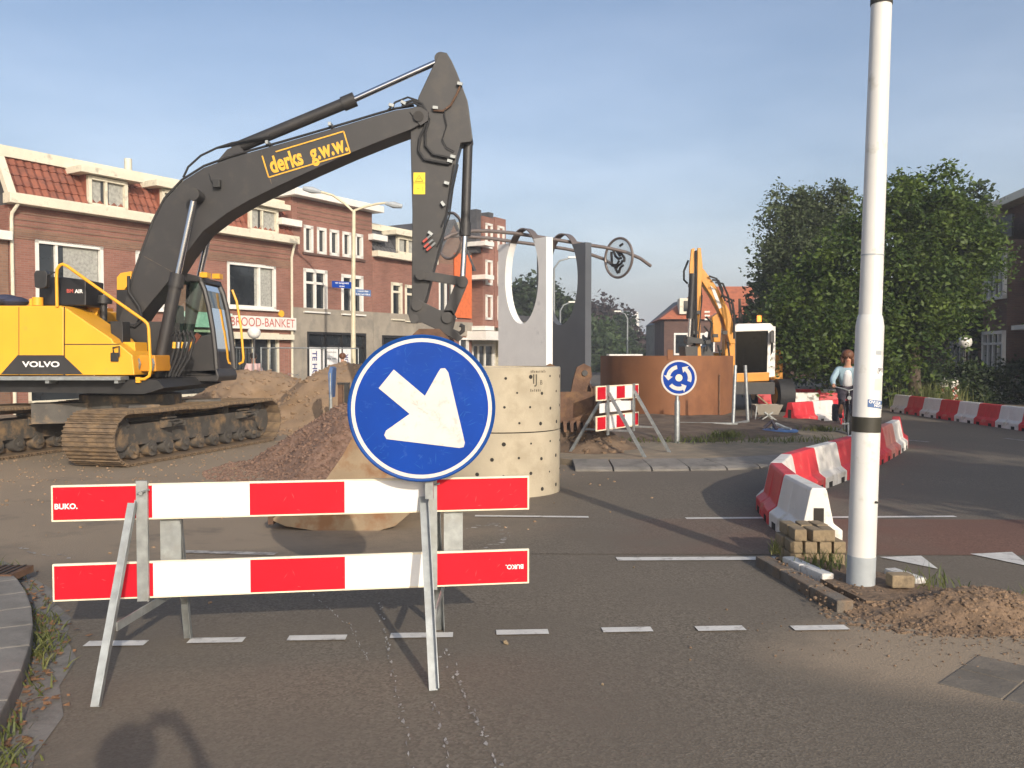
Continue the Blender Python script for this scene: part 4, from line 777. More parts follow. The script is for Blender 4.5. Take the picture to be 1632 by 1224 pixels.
for k in range(5):
    x0 = 268+k*7; MB().tube([E(x, y, 15.36-.02*k) for x, y in ((x0+6, 535), (x0+12-k, 527), (x0+14, 540), (x0+6, 570), (x0-4-2*k, 600))], 0.026, 8).build('hose', 'rubber', ex, True); MB().cyl(E(x0+10, 545, 15.33), E(x0+9, 555, 15.33), 0.03, n=8).build('hose_coupling', ('lettery', 'galv')[k % 2], ex)
MB().tube([E(x, y, 15.55) for x, y in ((205, 440), (205, 465), (222, 490), (226, 510), (215, 520), (195, 516))], 0.03, 8).build('hose', 'rubber', ex, True)
# ------------------------------------------------------------------ buildings
FA = Vector((-14.4, 25.6, 0)); FU = Vector((0.527, 0.85, 0)).normalized(); FANG = math.atan2(FU.y, FU.x)
def ft(px, off=0.0):     # distance along the left facade line seen at column px
    k = (px-CX)/F_PX; A = FA+Vector((FU.y, -FU.x, 0))*off; return (k*A.y-A.x)/(FU.x-k*FU.y)
def fz(px, py, off=0.0):
    p = FA+Vector((FU.y, -FU.x, 0))*off+FU*ft(px, off); return W(px, py, p.y).z
class Bld:
    def __init__(s, name, t0, t1, label, org=FA, ang=FANG, cat='building'):
        s.t0 = t0; u = Vector((math.cos(ang), math.sin(ang), 0)); s.e = empty(name, org+u*t0, ang, label, cat); s.L = t1-t0
    def box(s, name, x0, x1, y0, y1, z0, z1, mat, parent=None, bevel=0):
        return MB().box(((x0+x1)/2, (y0+y1)/2, (z0+z1)/2), (x1-x0, y1-y0, z1-z0)).build(name, mat, parent or s.e, bevel=bevel)
    def wall(s, z0, z1, holes, mat, depth=9, x0=0, x1=None, y0=0, name='wall', rev=0.14):
        x1 = s.L if x1 is None else x1; xs = sorted({x0, x1, *[h[i] for h in holes for i in (0, 1)]}); zs = sorted({z0, z1, *[h[i] for h in holes for i in (2, 3)]}); m = MB()
        for a, b in zip(xs, xs[1:]):
            for c_, d_ in zip(zs, zs[1:]):
                mx, mz = (a+b)/2, (c_+d_)/2
                if any(h[0] < mx < h[1] and h[2] < mz < h[3] for h in holes): continue
                m.add([(a, y0, c_), (b, y0, c_), (b, y0, d_), (a, y0, d_)], [(0, 1, 2, 3)])
        for h in holes:
            a, b, c_, d_ = h; m.add([(a, y0, c_), (b, y0, c_), (b, y0, d_), (a, y0, d_), (a, y0+rev, c_), (b, y0+rev, c_), (b, y0+rev, d_), (a, y0+rev, d_)], [(0, 1, 5, 4), (1, 2, 6, 5), (2, 3, 7, 6), (3, 0, 4, 7)])
        m.add([(x0, y0, z0), (x0, depth, z0), (x0, depth, z1), (x0, y0, z1)], [(0, 1, 2, 3)]); m.add([(x1, y0, z0), (x1, depth, z0), (x1, depth, z1), (x1, y0, z1)], [(0, 1, 2, 3)]); m.add([(x0, depth, z0), (x1, depth, z0), (x1, depth, z1), (x0, depth, z1)], [(0, 1, 2, 3)]); m.add([(x0, y0, z1), (x1, y0, z1), (x1, depth, z1), (x0, depth, z1)], [(0, 1, 2, 3)])
        return m.build(name, mat, s.e)
    def window(s, x0, x1, z0, z1, y=0.0, fw=0.09, mull=(), trans=(), mat='wframe', curtain=(), sill=True, pane='pane'):
        fr = MB(); yy = y+0.04
        for a, b, c_, d_ in ((x0-.02, x1+.02, z1-fw, z1+.02), (x0-.02, x1+.02, z0-.02, z0+fw), (x0-.02, x0+fw, z0, z1), (x1-fw, x1+.02, z0, z1)): fr.box(((a+b)/2, yy, (c_+d_)/2), (b-a, 0.12, d_-c_))
        for q in mull: fr.box((x0+(x1-x0)*q, yy+.01, (z0+z1)/2), (fw*.9, 0.09, z1-z0))
        for q in trans: fr.box(((x0+x1)/2, yy+.01, z0+(z1-z0)*q), (x1-x0, 0.09, fw*.8))
        o = fr.build('window', mat, s.e); MB().add([(x0, y+.1, z0), (x1, y+.1, z0), (x1, y+.1, z1), (x0, y+.1, z1)], [(0, 1, 2, 3)]).build('pane', pane, o)
        for a, b in curtain: MB().add([(x0+(x1-x0)*a, y+.096, z0+fw), (x0+(x1-x0)*b, y+.096, z0+fw), (x0+(x1-x0)*b, y+.096, z1-fw), (x0+(x1-x0)*a, y+.096, z1-fw)], [(0, 1, 2, 3)]).build('curtain', 'curtain', o)
        if sill: MB().box(((x0+x1)/2, y-.05, z0-.05), (x1-x0+.12, 0.18, 0.06)).build('sill', mat, o)
        return o
def tiles(name, x0, x1, y0, z0, y1, z1, mat, parent, tw=0.24, th=0.30):     # wavy pantiles on a slope
    nx = max(2, int((x1-x0)/tw)); sl = math.hypot(y1-y0, z1-z0); nz = max(2, int(sl/th)); dy, dz = (y1-y0)/sl, (z1-z0)/sl; ny, nzv = -dz, dy; v = []; f = []
    if True:
        for r in range(nz):
            for c_ in range(nx*4):
                xa, xb = x0+(x1-x0)*c_/(nx*4), x0+(x1-x0)*(c_+1)/(nx*4); o = len(v)
                ha, hb = [0.03*math.sin(2*math.pi*q/4)+0.02 for q in (c_, c_+1)]
                for s_, e_ in ((r*sl/nz, 0.035), ((r+1)*sl/nz+0.02, 0.0)):
                    for x, h in ((xa, ha), (xb, hb)): k = h+e_; v.append((x, y0+dy*s_+ny*k, z0+dz*s_+nzv*k+0))
                f.append((o, o+1, o+3, o+2)); v += [(xa, y0+dy*r*sl/nz, z0+dz*r*sl/nz), (xb, y0+dy*r*sl/nz, z0+dz*r*sl/nz)]; f.append((o, o+4, o+5, o+1))
    ob = raw(name, v, f, mat, parent); tag(ob, kind='stuff'); return ob
def px_rect(b, x0, y0, x1, y1):
    return (ft(x0)-b.t0, ft(x1)-b.t0, fz((x0+x1)/2, y1), fz((x0+x1)/2, y0))
# building 1: bakery terrace with red mansard roof
T0, T1 = ft(18), ft(467)
b1 = Bld('brick_house', T0, T1, 'red brick terrace with orange-red tiled mansard roof, dormers and bakery shop front'); EZ = 6.05
w1 = px_rect(b1, 60, 388, 166, 486); w2 = (w1[0]+5.6, w1[1]+5.25, w1[2], w1[3]); w3 = px_rect(b1, 364, 421, 440, 491); w0 = (ft(219)-T0, ft(240)-T0+.6, w1[2], w1[3])
shop = (ft(372)-T0, b1.L-0.75, 0.05, 2.55); shop2 = (0.5, ft(372)-T0-0.4, 0.3, 2.6)
b1.wall(0, EZ, [w1, w0, w3, shop, shop2], 'brick')
b1.window(*w1, mull=(0.30,), curtain=((0.42, 0.95),)); b1.window(*w0, mull=(0.5,)); b1.window(*w3, mull=(0.66,), curtain=((0.58, 0.94),))
b1.window(*shop, fw=0.07, mull=(0.45, 0.8), mat='cframe', sill=False); b1.window(*shop2, fw=0.07, mull=(0.3, 0.6), mat='cframe', sill=False)
b1.box('soldier_course', 0.02, b1.L-0.02, -0.012, 0.0, w1[3]+0.05, w1[3]+0.27, 'brick2')
for k in range(5): b1.box('brick_band', 0.02, b1.L-.02, -0.02, 0.0, 5.1+.18*k, 5.15+.18*k, 'brick2')
b1.box('gutter', -0.15, b1.L+.05, -0.38, 0.02, EZ, EZ+0.30, 'cframe', bevel=.02)
tiles('roof_tiles', 0.1, b1.L, -0.12, EZ+0.25, 0.55, 7.55, 'tile', b1.e); b1.box('roof_core', 0.05, b1.L-.02, 0.62, 8.9, EZ, 7.5, 'tiledk'); b1.box('ridge_board', -0.1, b1.L, 0.38, 0.75, 7.48, 7.80, 'cframe'); MB().prism([(-0.12, -0.25, EZ+.25), (0.12, -0.25, EZ+.25), (0.12, 0.45, 7.6), (-0.12, 0.45, 7.6)], (0, .2, 0)).build('verge_board', 'cframe', b1.e)
def dormer(b, x0, x1, z0, z1, side='tile'):
    d = b.box('dormer', x0, x1, -0.02, 1.2, z0, z1, side); b.box('dormer_roof', x0-.35, x1+.4, -0.38, 1.2, z1, z1+.20, 'cframe', d); d2 = b.window(x0+.04, x1-.04, z0+.05, z1-.05, y=-0.14, mull=(0.45,), mat='cframe', curtain=((.06, .34), (.55, .95)), sill=False); return d
for x0, x1, y0, y1 in ((140, 204, 281, 336), (395, 442, 330, 374), (256, 312, 300, 352)):
    r = px_rect(b1, x0, y0, x1, y1); dormer(b1, r[0], r[1], max(r[2], EZ+.25), min(r[3], 7.3))
MB().cyl((5.4, 2.2, 7.5), (5.4, 2.2, 8.6), 0.13, n=12).build('flue', 'cframe', b1.e, True); b1.box('chimney_base', 4.6, 6.2, 1.8, 2.8, 7.5, 7.85, 'tiledk')
MB().tube([(0.12, -.3, EZ), (0.05, -.1, EZ-.25), (0.05, -.06, EZ-.4), (0.05, -.06, 0)], 0.05, 8).build('downpipe', 'cframe', b1.e, True); MB().tube([(b1.L-.15, -.3, EZ), (b1.L-.10, -.08, EZ-.5), (b1.L-.1, -.06, 0)], 0.05, 8).build('downpipe', 'cframe', b1.e, True)
sx0 = ft(366)-T0; zt, zb = fz(420, 505), fz(420, 525)
sb = b1.box('shop_sign', sx0, b1.L-.02, -0.22, -0.03, zb, zt, 'wframe'); text('sign_letters', 'BROOD-BANKET', 0.46, ((sx0+b1.L)/2-.12, -0.226, (zb+zt)/2), (1, 0, 0), (0, 0, 1), 'letterred', sb, 0.0, 0.9)
b1.box('awning_rail', sx0, b1.L-.2, -0.3, -.03, zb-.38, zb-.18, 'cframe'); tb_ = b1.box('shop_board', ft(268)-T0, sx0-.02, -0.20, -0.03, zb, zt+.05, 'teal'); text('sign_letters', 'DOS', 0.46, (ft(348)-T0, -0.205, (zb+zt)/2), (1, 0, 0), (0, 0, 1), 'steeldk', tb_); text('sign_letters', 'A', 0.46, (ft(287)-T0, -0.205, (zb+zt)/2), (1, 0, 0), (0, 0, 1), 'steeldk', tb_)
MB().cyl((ft(447)-T0, -.03, fz(447, 500)), (ft(447)-T0, -.1, fz(447, 500)), .13, n=16).build('round_lamp', 'lettery', b1.e)
# neighbour on the far left
b0 = Bld('brick_house', T0-9, T0-0.03, 'brown brick house with white gutter beside the bakery terrace'); b0.wall(0, 5.0, [(2, 3.4, 3, 4.4), (6, 7.4, 3, 4.4)], 'brick2'); b0.window(2, 3.4, 3, 4.4, mull=(.5,)); b0.window(6, 7.4, 3, 4.4, mull=(.5,)); b0.box('gutter', 0, b0.L, -.25, .02, 5.0, 5.25, 'wframe'); b0.box('upper_wall', 0.2, b0.L-.1, .5, 8.5, 5.0, 7.4, 'brick2')
# building 2: flat-roofed brick with white cornice, concrete shop floor
T2 = ft(594); b2 = Bld('brick_house', T1+.01, T2, 'flat-roofed red brick building with white cornice, five narrow windows and TE HUUR posters'); CZ = fz(530, 493)
hs = [px_rect(b2, a, 360+(a-486)*0.17, b, 403+(a-486)*0.10) for a, b in ((486, 500), (507, 521), (527, 541), (547, 560), (567, 579))]; h1, h2 = px_rect(b2, 485, 430, 522, 496), px_rect(b2, 545, 439, 579, 500); sw = (0.75, b2.L-.5, 0.1, 2.65); TOP = 7.95
b2.wall(CZ, TOP, hs+[h1, h2], 'brick'); b2.wall(0, CZ-.01, [sw], 'concband', y0=-0.04, name='shop_wall')
for h in hs: b2.window(*h, fw=.10, sill=False, mat='wframe')
b2.box('sill_course', hs[0][0]-.1, hs[-1][1]+.1, -.08, 0, hs[2][2]-.12, hs[2][2]-.03, 'brickdk')
b2.window(*h1, fw=.12, mull=(.5,), trans=(.68,)); b2.window(*h2, fw=.12, mull=(.5,), trans=(.68,))
b2.box('cornice', -.25, b2.L+.3, -.45, 9.1, TOP, TOP+.28, 'wframe', bevel=.02); b2.box('side_gutter', -.8, .25, -.3, .2, 6.75, 7.0, 'wframe'); b2.box('side_gutter', b2.L-.25, b2.L+.7, -.3, .2, 6.75, 7.0, 'wframe')
for k in range(4): b2.box('brick_band', 0.3, b2.L-.02, -.015, 0, 7.15+.19*k, 7.2+.19*k, 'brick2')
b2.window(*sw, y=-.04, fw=.08, mull=(.30, .58, .82), trans=(.78,), mat='steeldk', sill=False)
zz0, zz1 = 0.35, 2.05
for k, (a, b) in enumerate(((478, 512), (514.5, 539), (541, 562))):
    xa, xb = ft(a)-T1, ft(b)-T1; po = b2.box('poster', xa, xb-.03, -.02, .02, zz0, zz1, 'white')
    if k != 1: text('poster_letters', ('TE HUUR', '', 'TE HUUR')[k], 0.36 if k == 0 else .3, ((xa+xb)/2+.18*(k == 0), -.025, 1.15), (0, 0, -1) if k == 0 else (0, 0, 1), (1, 0, 0) if k == 0 else (-1, 0, 0), 'letternavy', po, .02)
    else:
        for q, s_ in enumerate(('Winkelruimte', '~~~~~~ ~~~~~', '~~ ~~~ ~~', '~~~~~~~~~', '~~ ~~~ ~~')): text('poster_letters', s_, 0.11, ((xa+xb)/2, -.025, 1.85-.27*q), (1, 0, 0), (0, 0, 1), 'black', po)
# building 3: dark mansard
T3 = ft(690); b3 = Bld('brick_house', T2+.01, T3, 'red brick house with dark tiled mansard roof, white gutter and dormer behind the stick'); E3 = 6.05
q1, q2 = px_rect(b3, 624, 451, 641, 508), px_rect(b3, 646, 455, 662, 511); CZ3 = CZ; b3.wall(CZ3, E3, [q1, q2], 'brick'); b3.wall(0, CZ3-.01, [(.6, b3.L-.5, .2, 2.6)], 'concband', y0=-.04, name='shop_wall'); b3.window(.6, b3.L-.5, .2, 2.6, y=-.04, mull=(.4,), mat='steeldk', sill=False)
for q in (q1, q2): b3.window(*q, fw=.12, trans=(.75,), mat='cframe')
b3.box('gutter', -.02, b3.L, -.35, .02, E3, E3+.25, 'cframe'); tiles('roof_tiles', 0, b3.L, -.1, E3+.2, .6, 7.4, 'tiledk', b3.e); b3.box('roof_core', .02, b3.L-.02, .65, 8.9, E3, 7.35, 'tiledk'); b3.box('ridge_board', 0, b3.L, .4, .7, 7.32, 7.6, 'cframe'); dormer(b3, 1.55, 3.3, E3+.25, 7.15, 'tiledk')
# building 4: gabled brick with orange banner
T4 = ft(752); b4 = Bld('brick_house', T3+.01, T4, 'gabled brick house with orange banner, half hidden by the bucket linkage'); b4.wall(0, 6.2, [(.5, 1.7, 3.6, 5.4), (2.2, 3.0, .3, 2.6)], 'brick', depth=7); b4.window(.5, 1.7, 3.6, 5.4, mull=(.5,)); b4.window(2.2, 3.0, .3, 2.6, sill=False)
L4 = b4.L; MB().prism([(0, 0, 6.2), (L4, 0, 6.2), (L4*.5, 0, 8.3)], (0, 7, 0)).build('gable', 'brick2', b4.e); MB().prism([(-.2, -.15, 6.05), (L4*.5, -.15, 8.45), (L4*.5, -.15, 8.3), (0, -.15, 6.05)], (0, 7.3, 0)).prism([(L4+.2, -.15, 6.05), (L4*.5, -.15, 8.45), (L4*.5, -.15, 8.3), (L4, -.15, 6.05)], (0, 7.3, 0)).build('roof', 'tiledk', b4.e); b4.box('banner', L4*.5, L4*.95, -.12, -.06, 3.6, 6.8, 'orange_cloth'); b4.box('shop_band', 0, L4, -.06, 0, 2.7, 3.4, 'concband')
# building 5: modern flats
T5 = ft(800); b5 = Bld('apartment_building', T4+.01, T5, 'modern flats with white balconies and brick bays farther down the street'); b5.wall(0, 8.6, [], 'cframe', y0=0.4)
for k, x in enumerate((b5.L*.38, b5.L*.78)):
    b5.box('brick_bay', x-.55, x+.55, -.3, .42, 3.2, 8.9+.1*k, 'brick'); b5.box('roof_bay', x-.95, x-.52, -.2, .42, 7.0, 9.2, 'tiledk')
    for z in (3.6, 5.4, 7.3): b5.window(x-.28, x+.28, z, z+1.25, y=-.36, mat='wframe', sill=False)
for z in (3.0, 5.6, 7.3): b5.box('balcony', -.1, b5.L*.25, -.9, .42, z, z+.22, 'wframe')
b5.box('canopy', -.5, b5.L+.2, -1.2, .4, 2.5, 2.95, 'wframe'); b5.window(.4, b5.L-.4, .2, 2.3, y=.25, mull=(.3, .6), sill=False)
b6 = Bld('brick_house', T5+.5, T5+5, 'distant pale low shop with projecting white canopy seen through the sculpture'); b6.wall(0, 3.6, [(.6, 2.2, .9, 2.4), (3.2, 4.8, .9, 2.4)], 'cframe'); b6.window(.6, 2.2, .9, 2.4); b6.window(3.2, 4.8, .9, 2.4); b6.box('roof', -.3, b6.L, -.5, 9, 3.6, 3.9, 'tiledk'); b6.box('canopy', 0, b6.L, -1.0, 0, 2.7, 3.0, 'wframe')
# right-hand terrace (in the shade)
RU = Vector((-0.15, -0.99, 0)).normalized(); RANG = math.atan2(RU.y, RU.x); RO = Vector((21.9, 52, 0)); RO = Vector((18.8, 33, 0))-RU*19
def right_house(x0, x1, top, label, bay):
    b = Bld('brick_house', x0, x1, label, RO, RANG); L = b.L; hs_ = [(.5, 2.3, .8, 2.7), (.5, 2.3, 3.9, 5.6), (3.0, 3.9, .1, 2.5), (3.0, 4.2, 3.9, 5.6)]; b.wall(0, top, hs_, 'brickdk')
    for h in (hs_[0], hs_[1], hs_[3]): b.window(*h, mull=(.33, .66), trans=(.7,), fw=.10)
    dr = b.box('door', 3.0, 3.9, .06, .12, .1, 2.5, 'steeldk'); b.box('door_frame', 2.92, 3.0, -.04, .1, 0, 2.6, 'wframe', dr); b.box('door_canopy', 2.7, 4.3, -.7, 0, 2.62, 2.78, 'wframe'); b.box('lintel_band', .3, 2.5, -.05, 0, 2.78, 3.15, 'wframe'); b.box('cornice', -.2, L+.2, -.6, 8, top, top+.28, 'cframe'); b.box('balcony_rail', .3, 2.6, -.7, -.62, 6.0, 6.8, 'steeldk')
    if bay:
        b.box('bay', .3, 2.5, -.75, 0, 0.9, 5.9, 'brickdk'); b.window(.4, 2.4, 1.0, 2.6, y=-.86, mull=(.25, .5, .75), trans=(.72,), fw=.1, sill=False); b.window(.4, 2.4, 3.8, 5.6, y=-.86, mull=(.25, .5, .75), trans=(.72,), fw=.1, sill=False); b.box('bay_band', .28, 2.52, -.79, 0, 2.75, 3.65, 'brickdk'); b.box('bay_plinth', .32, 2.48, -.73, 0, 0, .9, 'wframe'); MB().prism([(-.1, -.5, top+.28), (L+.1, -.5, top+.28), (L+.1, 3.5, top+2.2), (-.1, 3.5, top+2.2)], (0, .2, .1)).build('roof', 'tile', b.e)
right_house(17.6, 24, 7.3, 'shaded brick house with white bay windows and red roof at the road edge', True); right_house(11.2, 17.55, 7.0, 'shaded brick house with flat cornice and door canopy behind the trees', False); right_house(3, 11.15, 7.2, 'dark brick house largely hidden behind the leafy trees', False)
sheet('pavement', [(12.8, 20), (18.7, 22), (21.6, 52), (14.0, 52)], 'sandband', 0.006)
# red-roofed house behind the wheeled excavator
hb = empty('brick_house', (15.0, 68, 0), R(-4), 'dark brick house with hipped orange tiled roof and white dormers behind the wheeled excavator', 'building')
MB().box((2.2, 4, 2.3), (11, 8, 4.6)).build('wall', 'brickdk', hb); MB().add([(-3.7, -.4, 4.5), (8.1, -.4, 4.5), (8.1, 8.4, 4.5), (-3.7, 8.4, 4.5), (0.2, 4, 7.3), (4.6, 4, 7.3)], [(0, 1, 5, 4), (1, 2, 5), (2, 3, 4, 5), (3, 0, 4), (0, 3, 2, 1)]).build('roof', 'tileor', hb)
for x in (-1.4, 4.4): d_ = MB().box((x, 0.6, 5.5), (1.5, 1.6, 1.2)).build('dormer', 'cframe', hb); MB().box((x, -.22, 5.5), (.9, .03, .8)).build('pane', 'pane', d_)
for x in (-2.0, 0, 2.4, 4.6, 6.6): w_ = MB().box((x, -.02, 2.6), (1.1, .06, 1.7)).build('window', 'wframe', hb); MB().box((x, -.06, 2.6), (.85, .02, 1.4)).build('pane', 'pane', w_)
hb2 = empty('grey_house', (13.6, 76, 0), 0, 'grey gabled house at the end of the street', 'building'); MB().box((0, 3, 2.2), (2.4, 6, 4.4)).build('wall', 'concband', hb2); MB().prism([(-1.3, 0, 4.4), (1.3, 0, 4.4), (1.3, 0, 6.6)], (0, 6, 0)).build('roof', 'tiledk', hb2)
tw = empty('radio_tower', (84, 600, 0), 0, 'slender white telecom tower with ringed platforms on the horizon', 'tower'); tw.location = W(1013, 560, 300); tw.location.z = 0; tw.scale = (.53, .53, .53)
MB().tube([(0, 0, 0), (0, 0, 24), (0, 0, 31)], [2.6, 2.2, 1.6], 12).build('shaft', 'wframe', tw, True)
for z in (12, 15, 18, 21, 24.5): MB().cyl((0, 0, z), (0, 0, z+.8), 3.4, n=14).build('platform', 'galv', tw)
# ------------------------------------------------------------------ trees
def leaves(name, blobs, n, size, mat, parent, seed, clump=0.35, droop=0.0, nclump=60):
    rs = np.random.RandomState(seed); vol = np.array([b[3]*b[4]*b[5] for b in blobs])**0.7; vol = vol/vol.sum(); V = []
    for b, fr in zip(blobs, vol):
        k = max(30, int(n*fr)); nc = max(7, int(nclump*fr*len(blobs)))
        d = rs.randn(nc, 3); d /= np.linalg.norm(d, axis=1)[:, None]; rad = rs.uniform(0.5, 1.0, (nc, 1))**0.7*np.where(rs.rand(nc, 1) > 0.82, 1.28, 1.0); cen = d*rad*np.array(b[3:6])
        wgt = rs.uniform(0.25, 1.6, nc); wgt /= wgt.sum(); ci = rs.choice(nc, k, p=wgt); sc_ = rs.uniform(0.55, 1.35, (nc, 1))
        loc = rs.randn(k, 3)*clump*sc_[ci]*np.array([1.15, 1.15, 0.5])
        out_ = d[ci]*np.abs(rs.randn(k, 1))*clump*0.5; p = cen[ci]+loc+out_; p[:, 2] -= 0.25*(loc[:, 0]**2+loc[:, 1]**2)/max(clump, .01)
        if droop: p[:, 2] -= droop*np.abs(rs.randn(k))*0.6
        V.append(p+np.array(b[:3]))
    C = np.concatenate(V); k = len(C); a = rs.randn(k, 3)*np.array([1, 1, .6]); a /= np.linalg.norm(a, axis=1)[:, None]; b_ = np.cross(a, rs.randn(k, 3)+np.array([0, 0, 0.8])); b_ /= np.linalg.norm(b_, axis=1)[:, None]; s_ = size*rs.uniform(0.5, 1.4, (k, 1))
    quad = np.stack([C-a*s_, C-b_*s_*0.55, C+a*s_, C+b_*s_*0.55], 1).reshape(-1, 3); me = bpy.data.meshes.new(name); me.vertices.add(4*k); me.vertices.foreach_set('co', quad.ravel()); me.loops.add(4*k); me.loops.foreach_set('vertex_index', np.arange(4*k)); me.polygons.add(k); me.polygons.foreach_set('loop_start', np.arange(k)*4); me.update(); me.validate(); me.materials.append(MT[mat])
    o = bpy.data.objects.new(name, me); col.objects.link(o); o.parent = parent; return o
def tree(name, base, blobs_px, Y, n, size, mat, label, seed, tr=0.16, depth=1.0, clump=0.4, droop=0, nclump=60, cat='tree'):
    t = empty(name, (base[0], base[1], 0), 0, label, cat); B = []
    for px, py, rx, ry in blobs_px:
        p = W(px, py, Y)-t.location; k = Y/F_PX; B.append((p.x, p.y, p.z, rx*k, max(rx, ry)*k*0.85*depth, ry*k))
    leaves('crown', B, n, size, mat, t, seed, clump, droop, nclump); tk = MB(); rs = random.Random(seed); top = max(b[2] for b in B); tk.tube([(0, 0, -.1), (rs.uniform(-.1, .1), .1, top*.35), (rs.uniform(-.3, .3), 0, top*.8)], [tr*1.3, tr, tr*.4], 10)
    for b in B: tk.tube([(0, 0, top*.3), (b[0]*.5, b[1]*.5, top*.3+(b[2]-top*.3)*.6), (b[0], b[1], b[2])], [tr*.6, tr*.35, tr*.12], 6)
    tk.build('trunk', 'bark', t, True); return t
tree('maple_tree', (13.0, 28.5), [(1470, 340, 55, 40), (1480, 300, 28, 22), (1410, 370, 60, 50), (1530, 390, 55, 55), (1345, 420, 55, 45), (1300, 480, 60, 55), (1420, 460, 90, 70), (1485, 470, 58, 50), (1350, 530, 80, 50), (1425, 540, 40, 32), (1278, 540, 32, 38), (1440, 310, 16, 24), (1545, 345, 30, 14), (1575, 400, 25, 16), (1505, 300, 12, 26)], 28, 80000, 0.075, 'leaf', 'big leafy green tree overhanging the road behind the white mast', 3, clump=0.30, nclump=22)
tree('birch_tree', (10.5, 34), [(1290, 330, 38, 35), (1250, 320, 25, 30), (1330, 330, 28, 40), (1275, 390, 50, 45), (1254, 440, 32, 45), (1243, 490, 22, 50)], 34, 36000, 0.075, 'leafb', 'tall drooping birch rising behind the leafy tree', 5, clump=0.24, droop=1.2, nclump=24)
tree('street_tree', (22, 38), [(1560, 360, 45, 40), (1590, 400, 40, 40), (1530, 430, 60, 60), (1560, 480, 50, 50), (1545, 320, 30, 20)], 36, 16000, 0.12, 'leafd', 'dark feathery tree in front of the shaded brick houses', 6, clump=0.35)
tree('dark_tree', (12, 46), [(1236, 490, 20, 55), (1260, 500, 50, 60), (1320, 540, 60, 50), (1232, 440, 15, 40), (1400, 540, 50, 50)], 46, 16000, 0.17, 'leafd', 'dark dense tree behind the wheeled excavator cab', 7, clump=0.5)
tree('copper_beech', (9, 110), [(960, 510, 32, 28), (945, 540, 25, 30), (985, 530, 22, 30)], 110, 7000, 0.35, 'leafp', 'purple-leaved beech beyond the grey sculpture slab', 8, clump=0.8)
tree('poplar_tree', (9.5, 95), [(942, 560, 18, 50), (965, 565, 20, 45)], 95, 7000, 0.3, 'leafc', 'light green tall tree beside the corten wall end', 9, clump=0.7)
tree('poplar_tree', (14, 105), [(986, 562, 16, 34), (990, 525, 8, 20), (975, 575, 22, 28)], 105, 7000, 0.33, 'leafd', 'pointed dark green tree left of the telecom tower', 10, clump=0.7)
tree('far_tree', (20, 120), [(1038, 570, 20, 18), (1052, 540, 11, 11), (1016, 578, 26, 14)], 120, 6000, 0.4, 'leafd', 'round dark trees below the telecom tower', 11, clump=0.8)
tree('far_tree', (1, 85), [(820, 480, 25, 30), (850, 490, 30, 40), (880, 510, 30, 40), (830, 530, 40, 40), (905, 530, 25, 35), (870, 560, 40, 30)], 85, 14000, 0.3, 'leafd', 'dark green tree seen through the white slab opening', 12, clump=0.8)
tree('far_tree', (-3, 100), [(800, 520, 30, 35), (780, 550, 25, 25)], 100, 5000, 0.35, 'leafd', 'dark tree beyond the modern flats', 14, clump=0.8)
off_t = empty('street_tree', (10.2, 1.5, 0), 0, 'leafy street tree shading the right of the road, outside the frame', 'tree'); leaves('crown', [(0, 0, 4.6, 1.9, 1.9, 1.4), (0.5, .8, 5.6, 1.3, 1.3, 1.1), (1.2, -1.2, 4.2, 1.5, 1.5, 1.0)], 16000, 0.11, 'leaf', off_t, 21, .3); MB().tube([(0, 0, -.1), (0, 0, 2.5), (.2, .2, 4.6)], [.2, .16, .06], 10).build('trunk', 'bark', off_t, True)
off_t2 = empty('street_tree', (16.2, 3.0, 0), 0, 'second leafy street tree shading the far lane, outside the frame', 'tree'); leaves('crown', [(0, 0, 5.6, 2.4, 2.4, 2.0), (0.5, 2, 5.6, 1.8, 1.8, 1.6), (-1, -1.2, 7.2, 1.5, 1.5, 1.0)], 20000, 0.12, 'leaf', off_t2, 22, .3); MB().tube([(0, 0, -.1), (0, 0, 2.5), (.2, .2, 4.6)], [.2, .16, .06], 10).build('trunk', 'bark', off_t2, True)
hd = empty('hedge', (14.6, 31, 0), 0, 'dark clipped hedge below the shaded houses', 'hedge'); leaves('crown', [(x, x*.25, .75, .9, .7, .75) for x in (-1.6, -.3, 1, 2.3, 3.2)], 12000, .08, 'leafd', hd, 31, .2)
pt = empty('garden_plant', (13.4, 28.3, 0), 0, 'bright yellow-green reedy plants beside the striped beacons', 'plant'); sp = [(random.gauss(0, .55), random.gauss(0, .3), 0) for _ in range(500)]; o = blades('foliage', sp, .4, 1.0, 'grass', None, None, .015, .35, kind=None); o.parent = pt
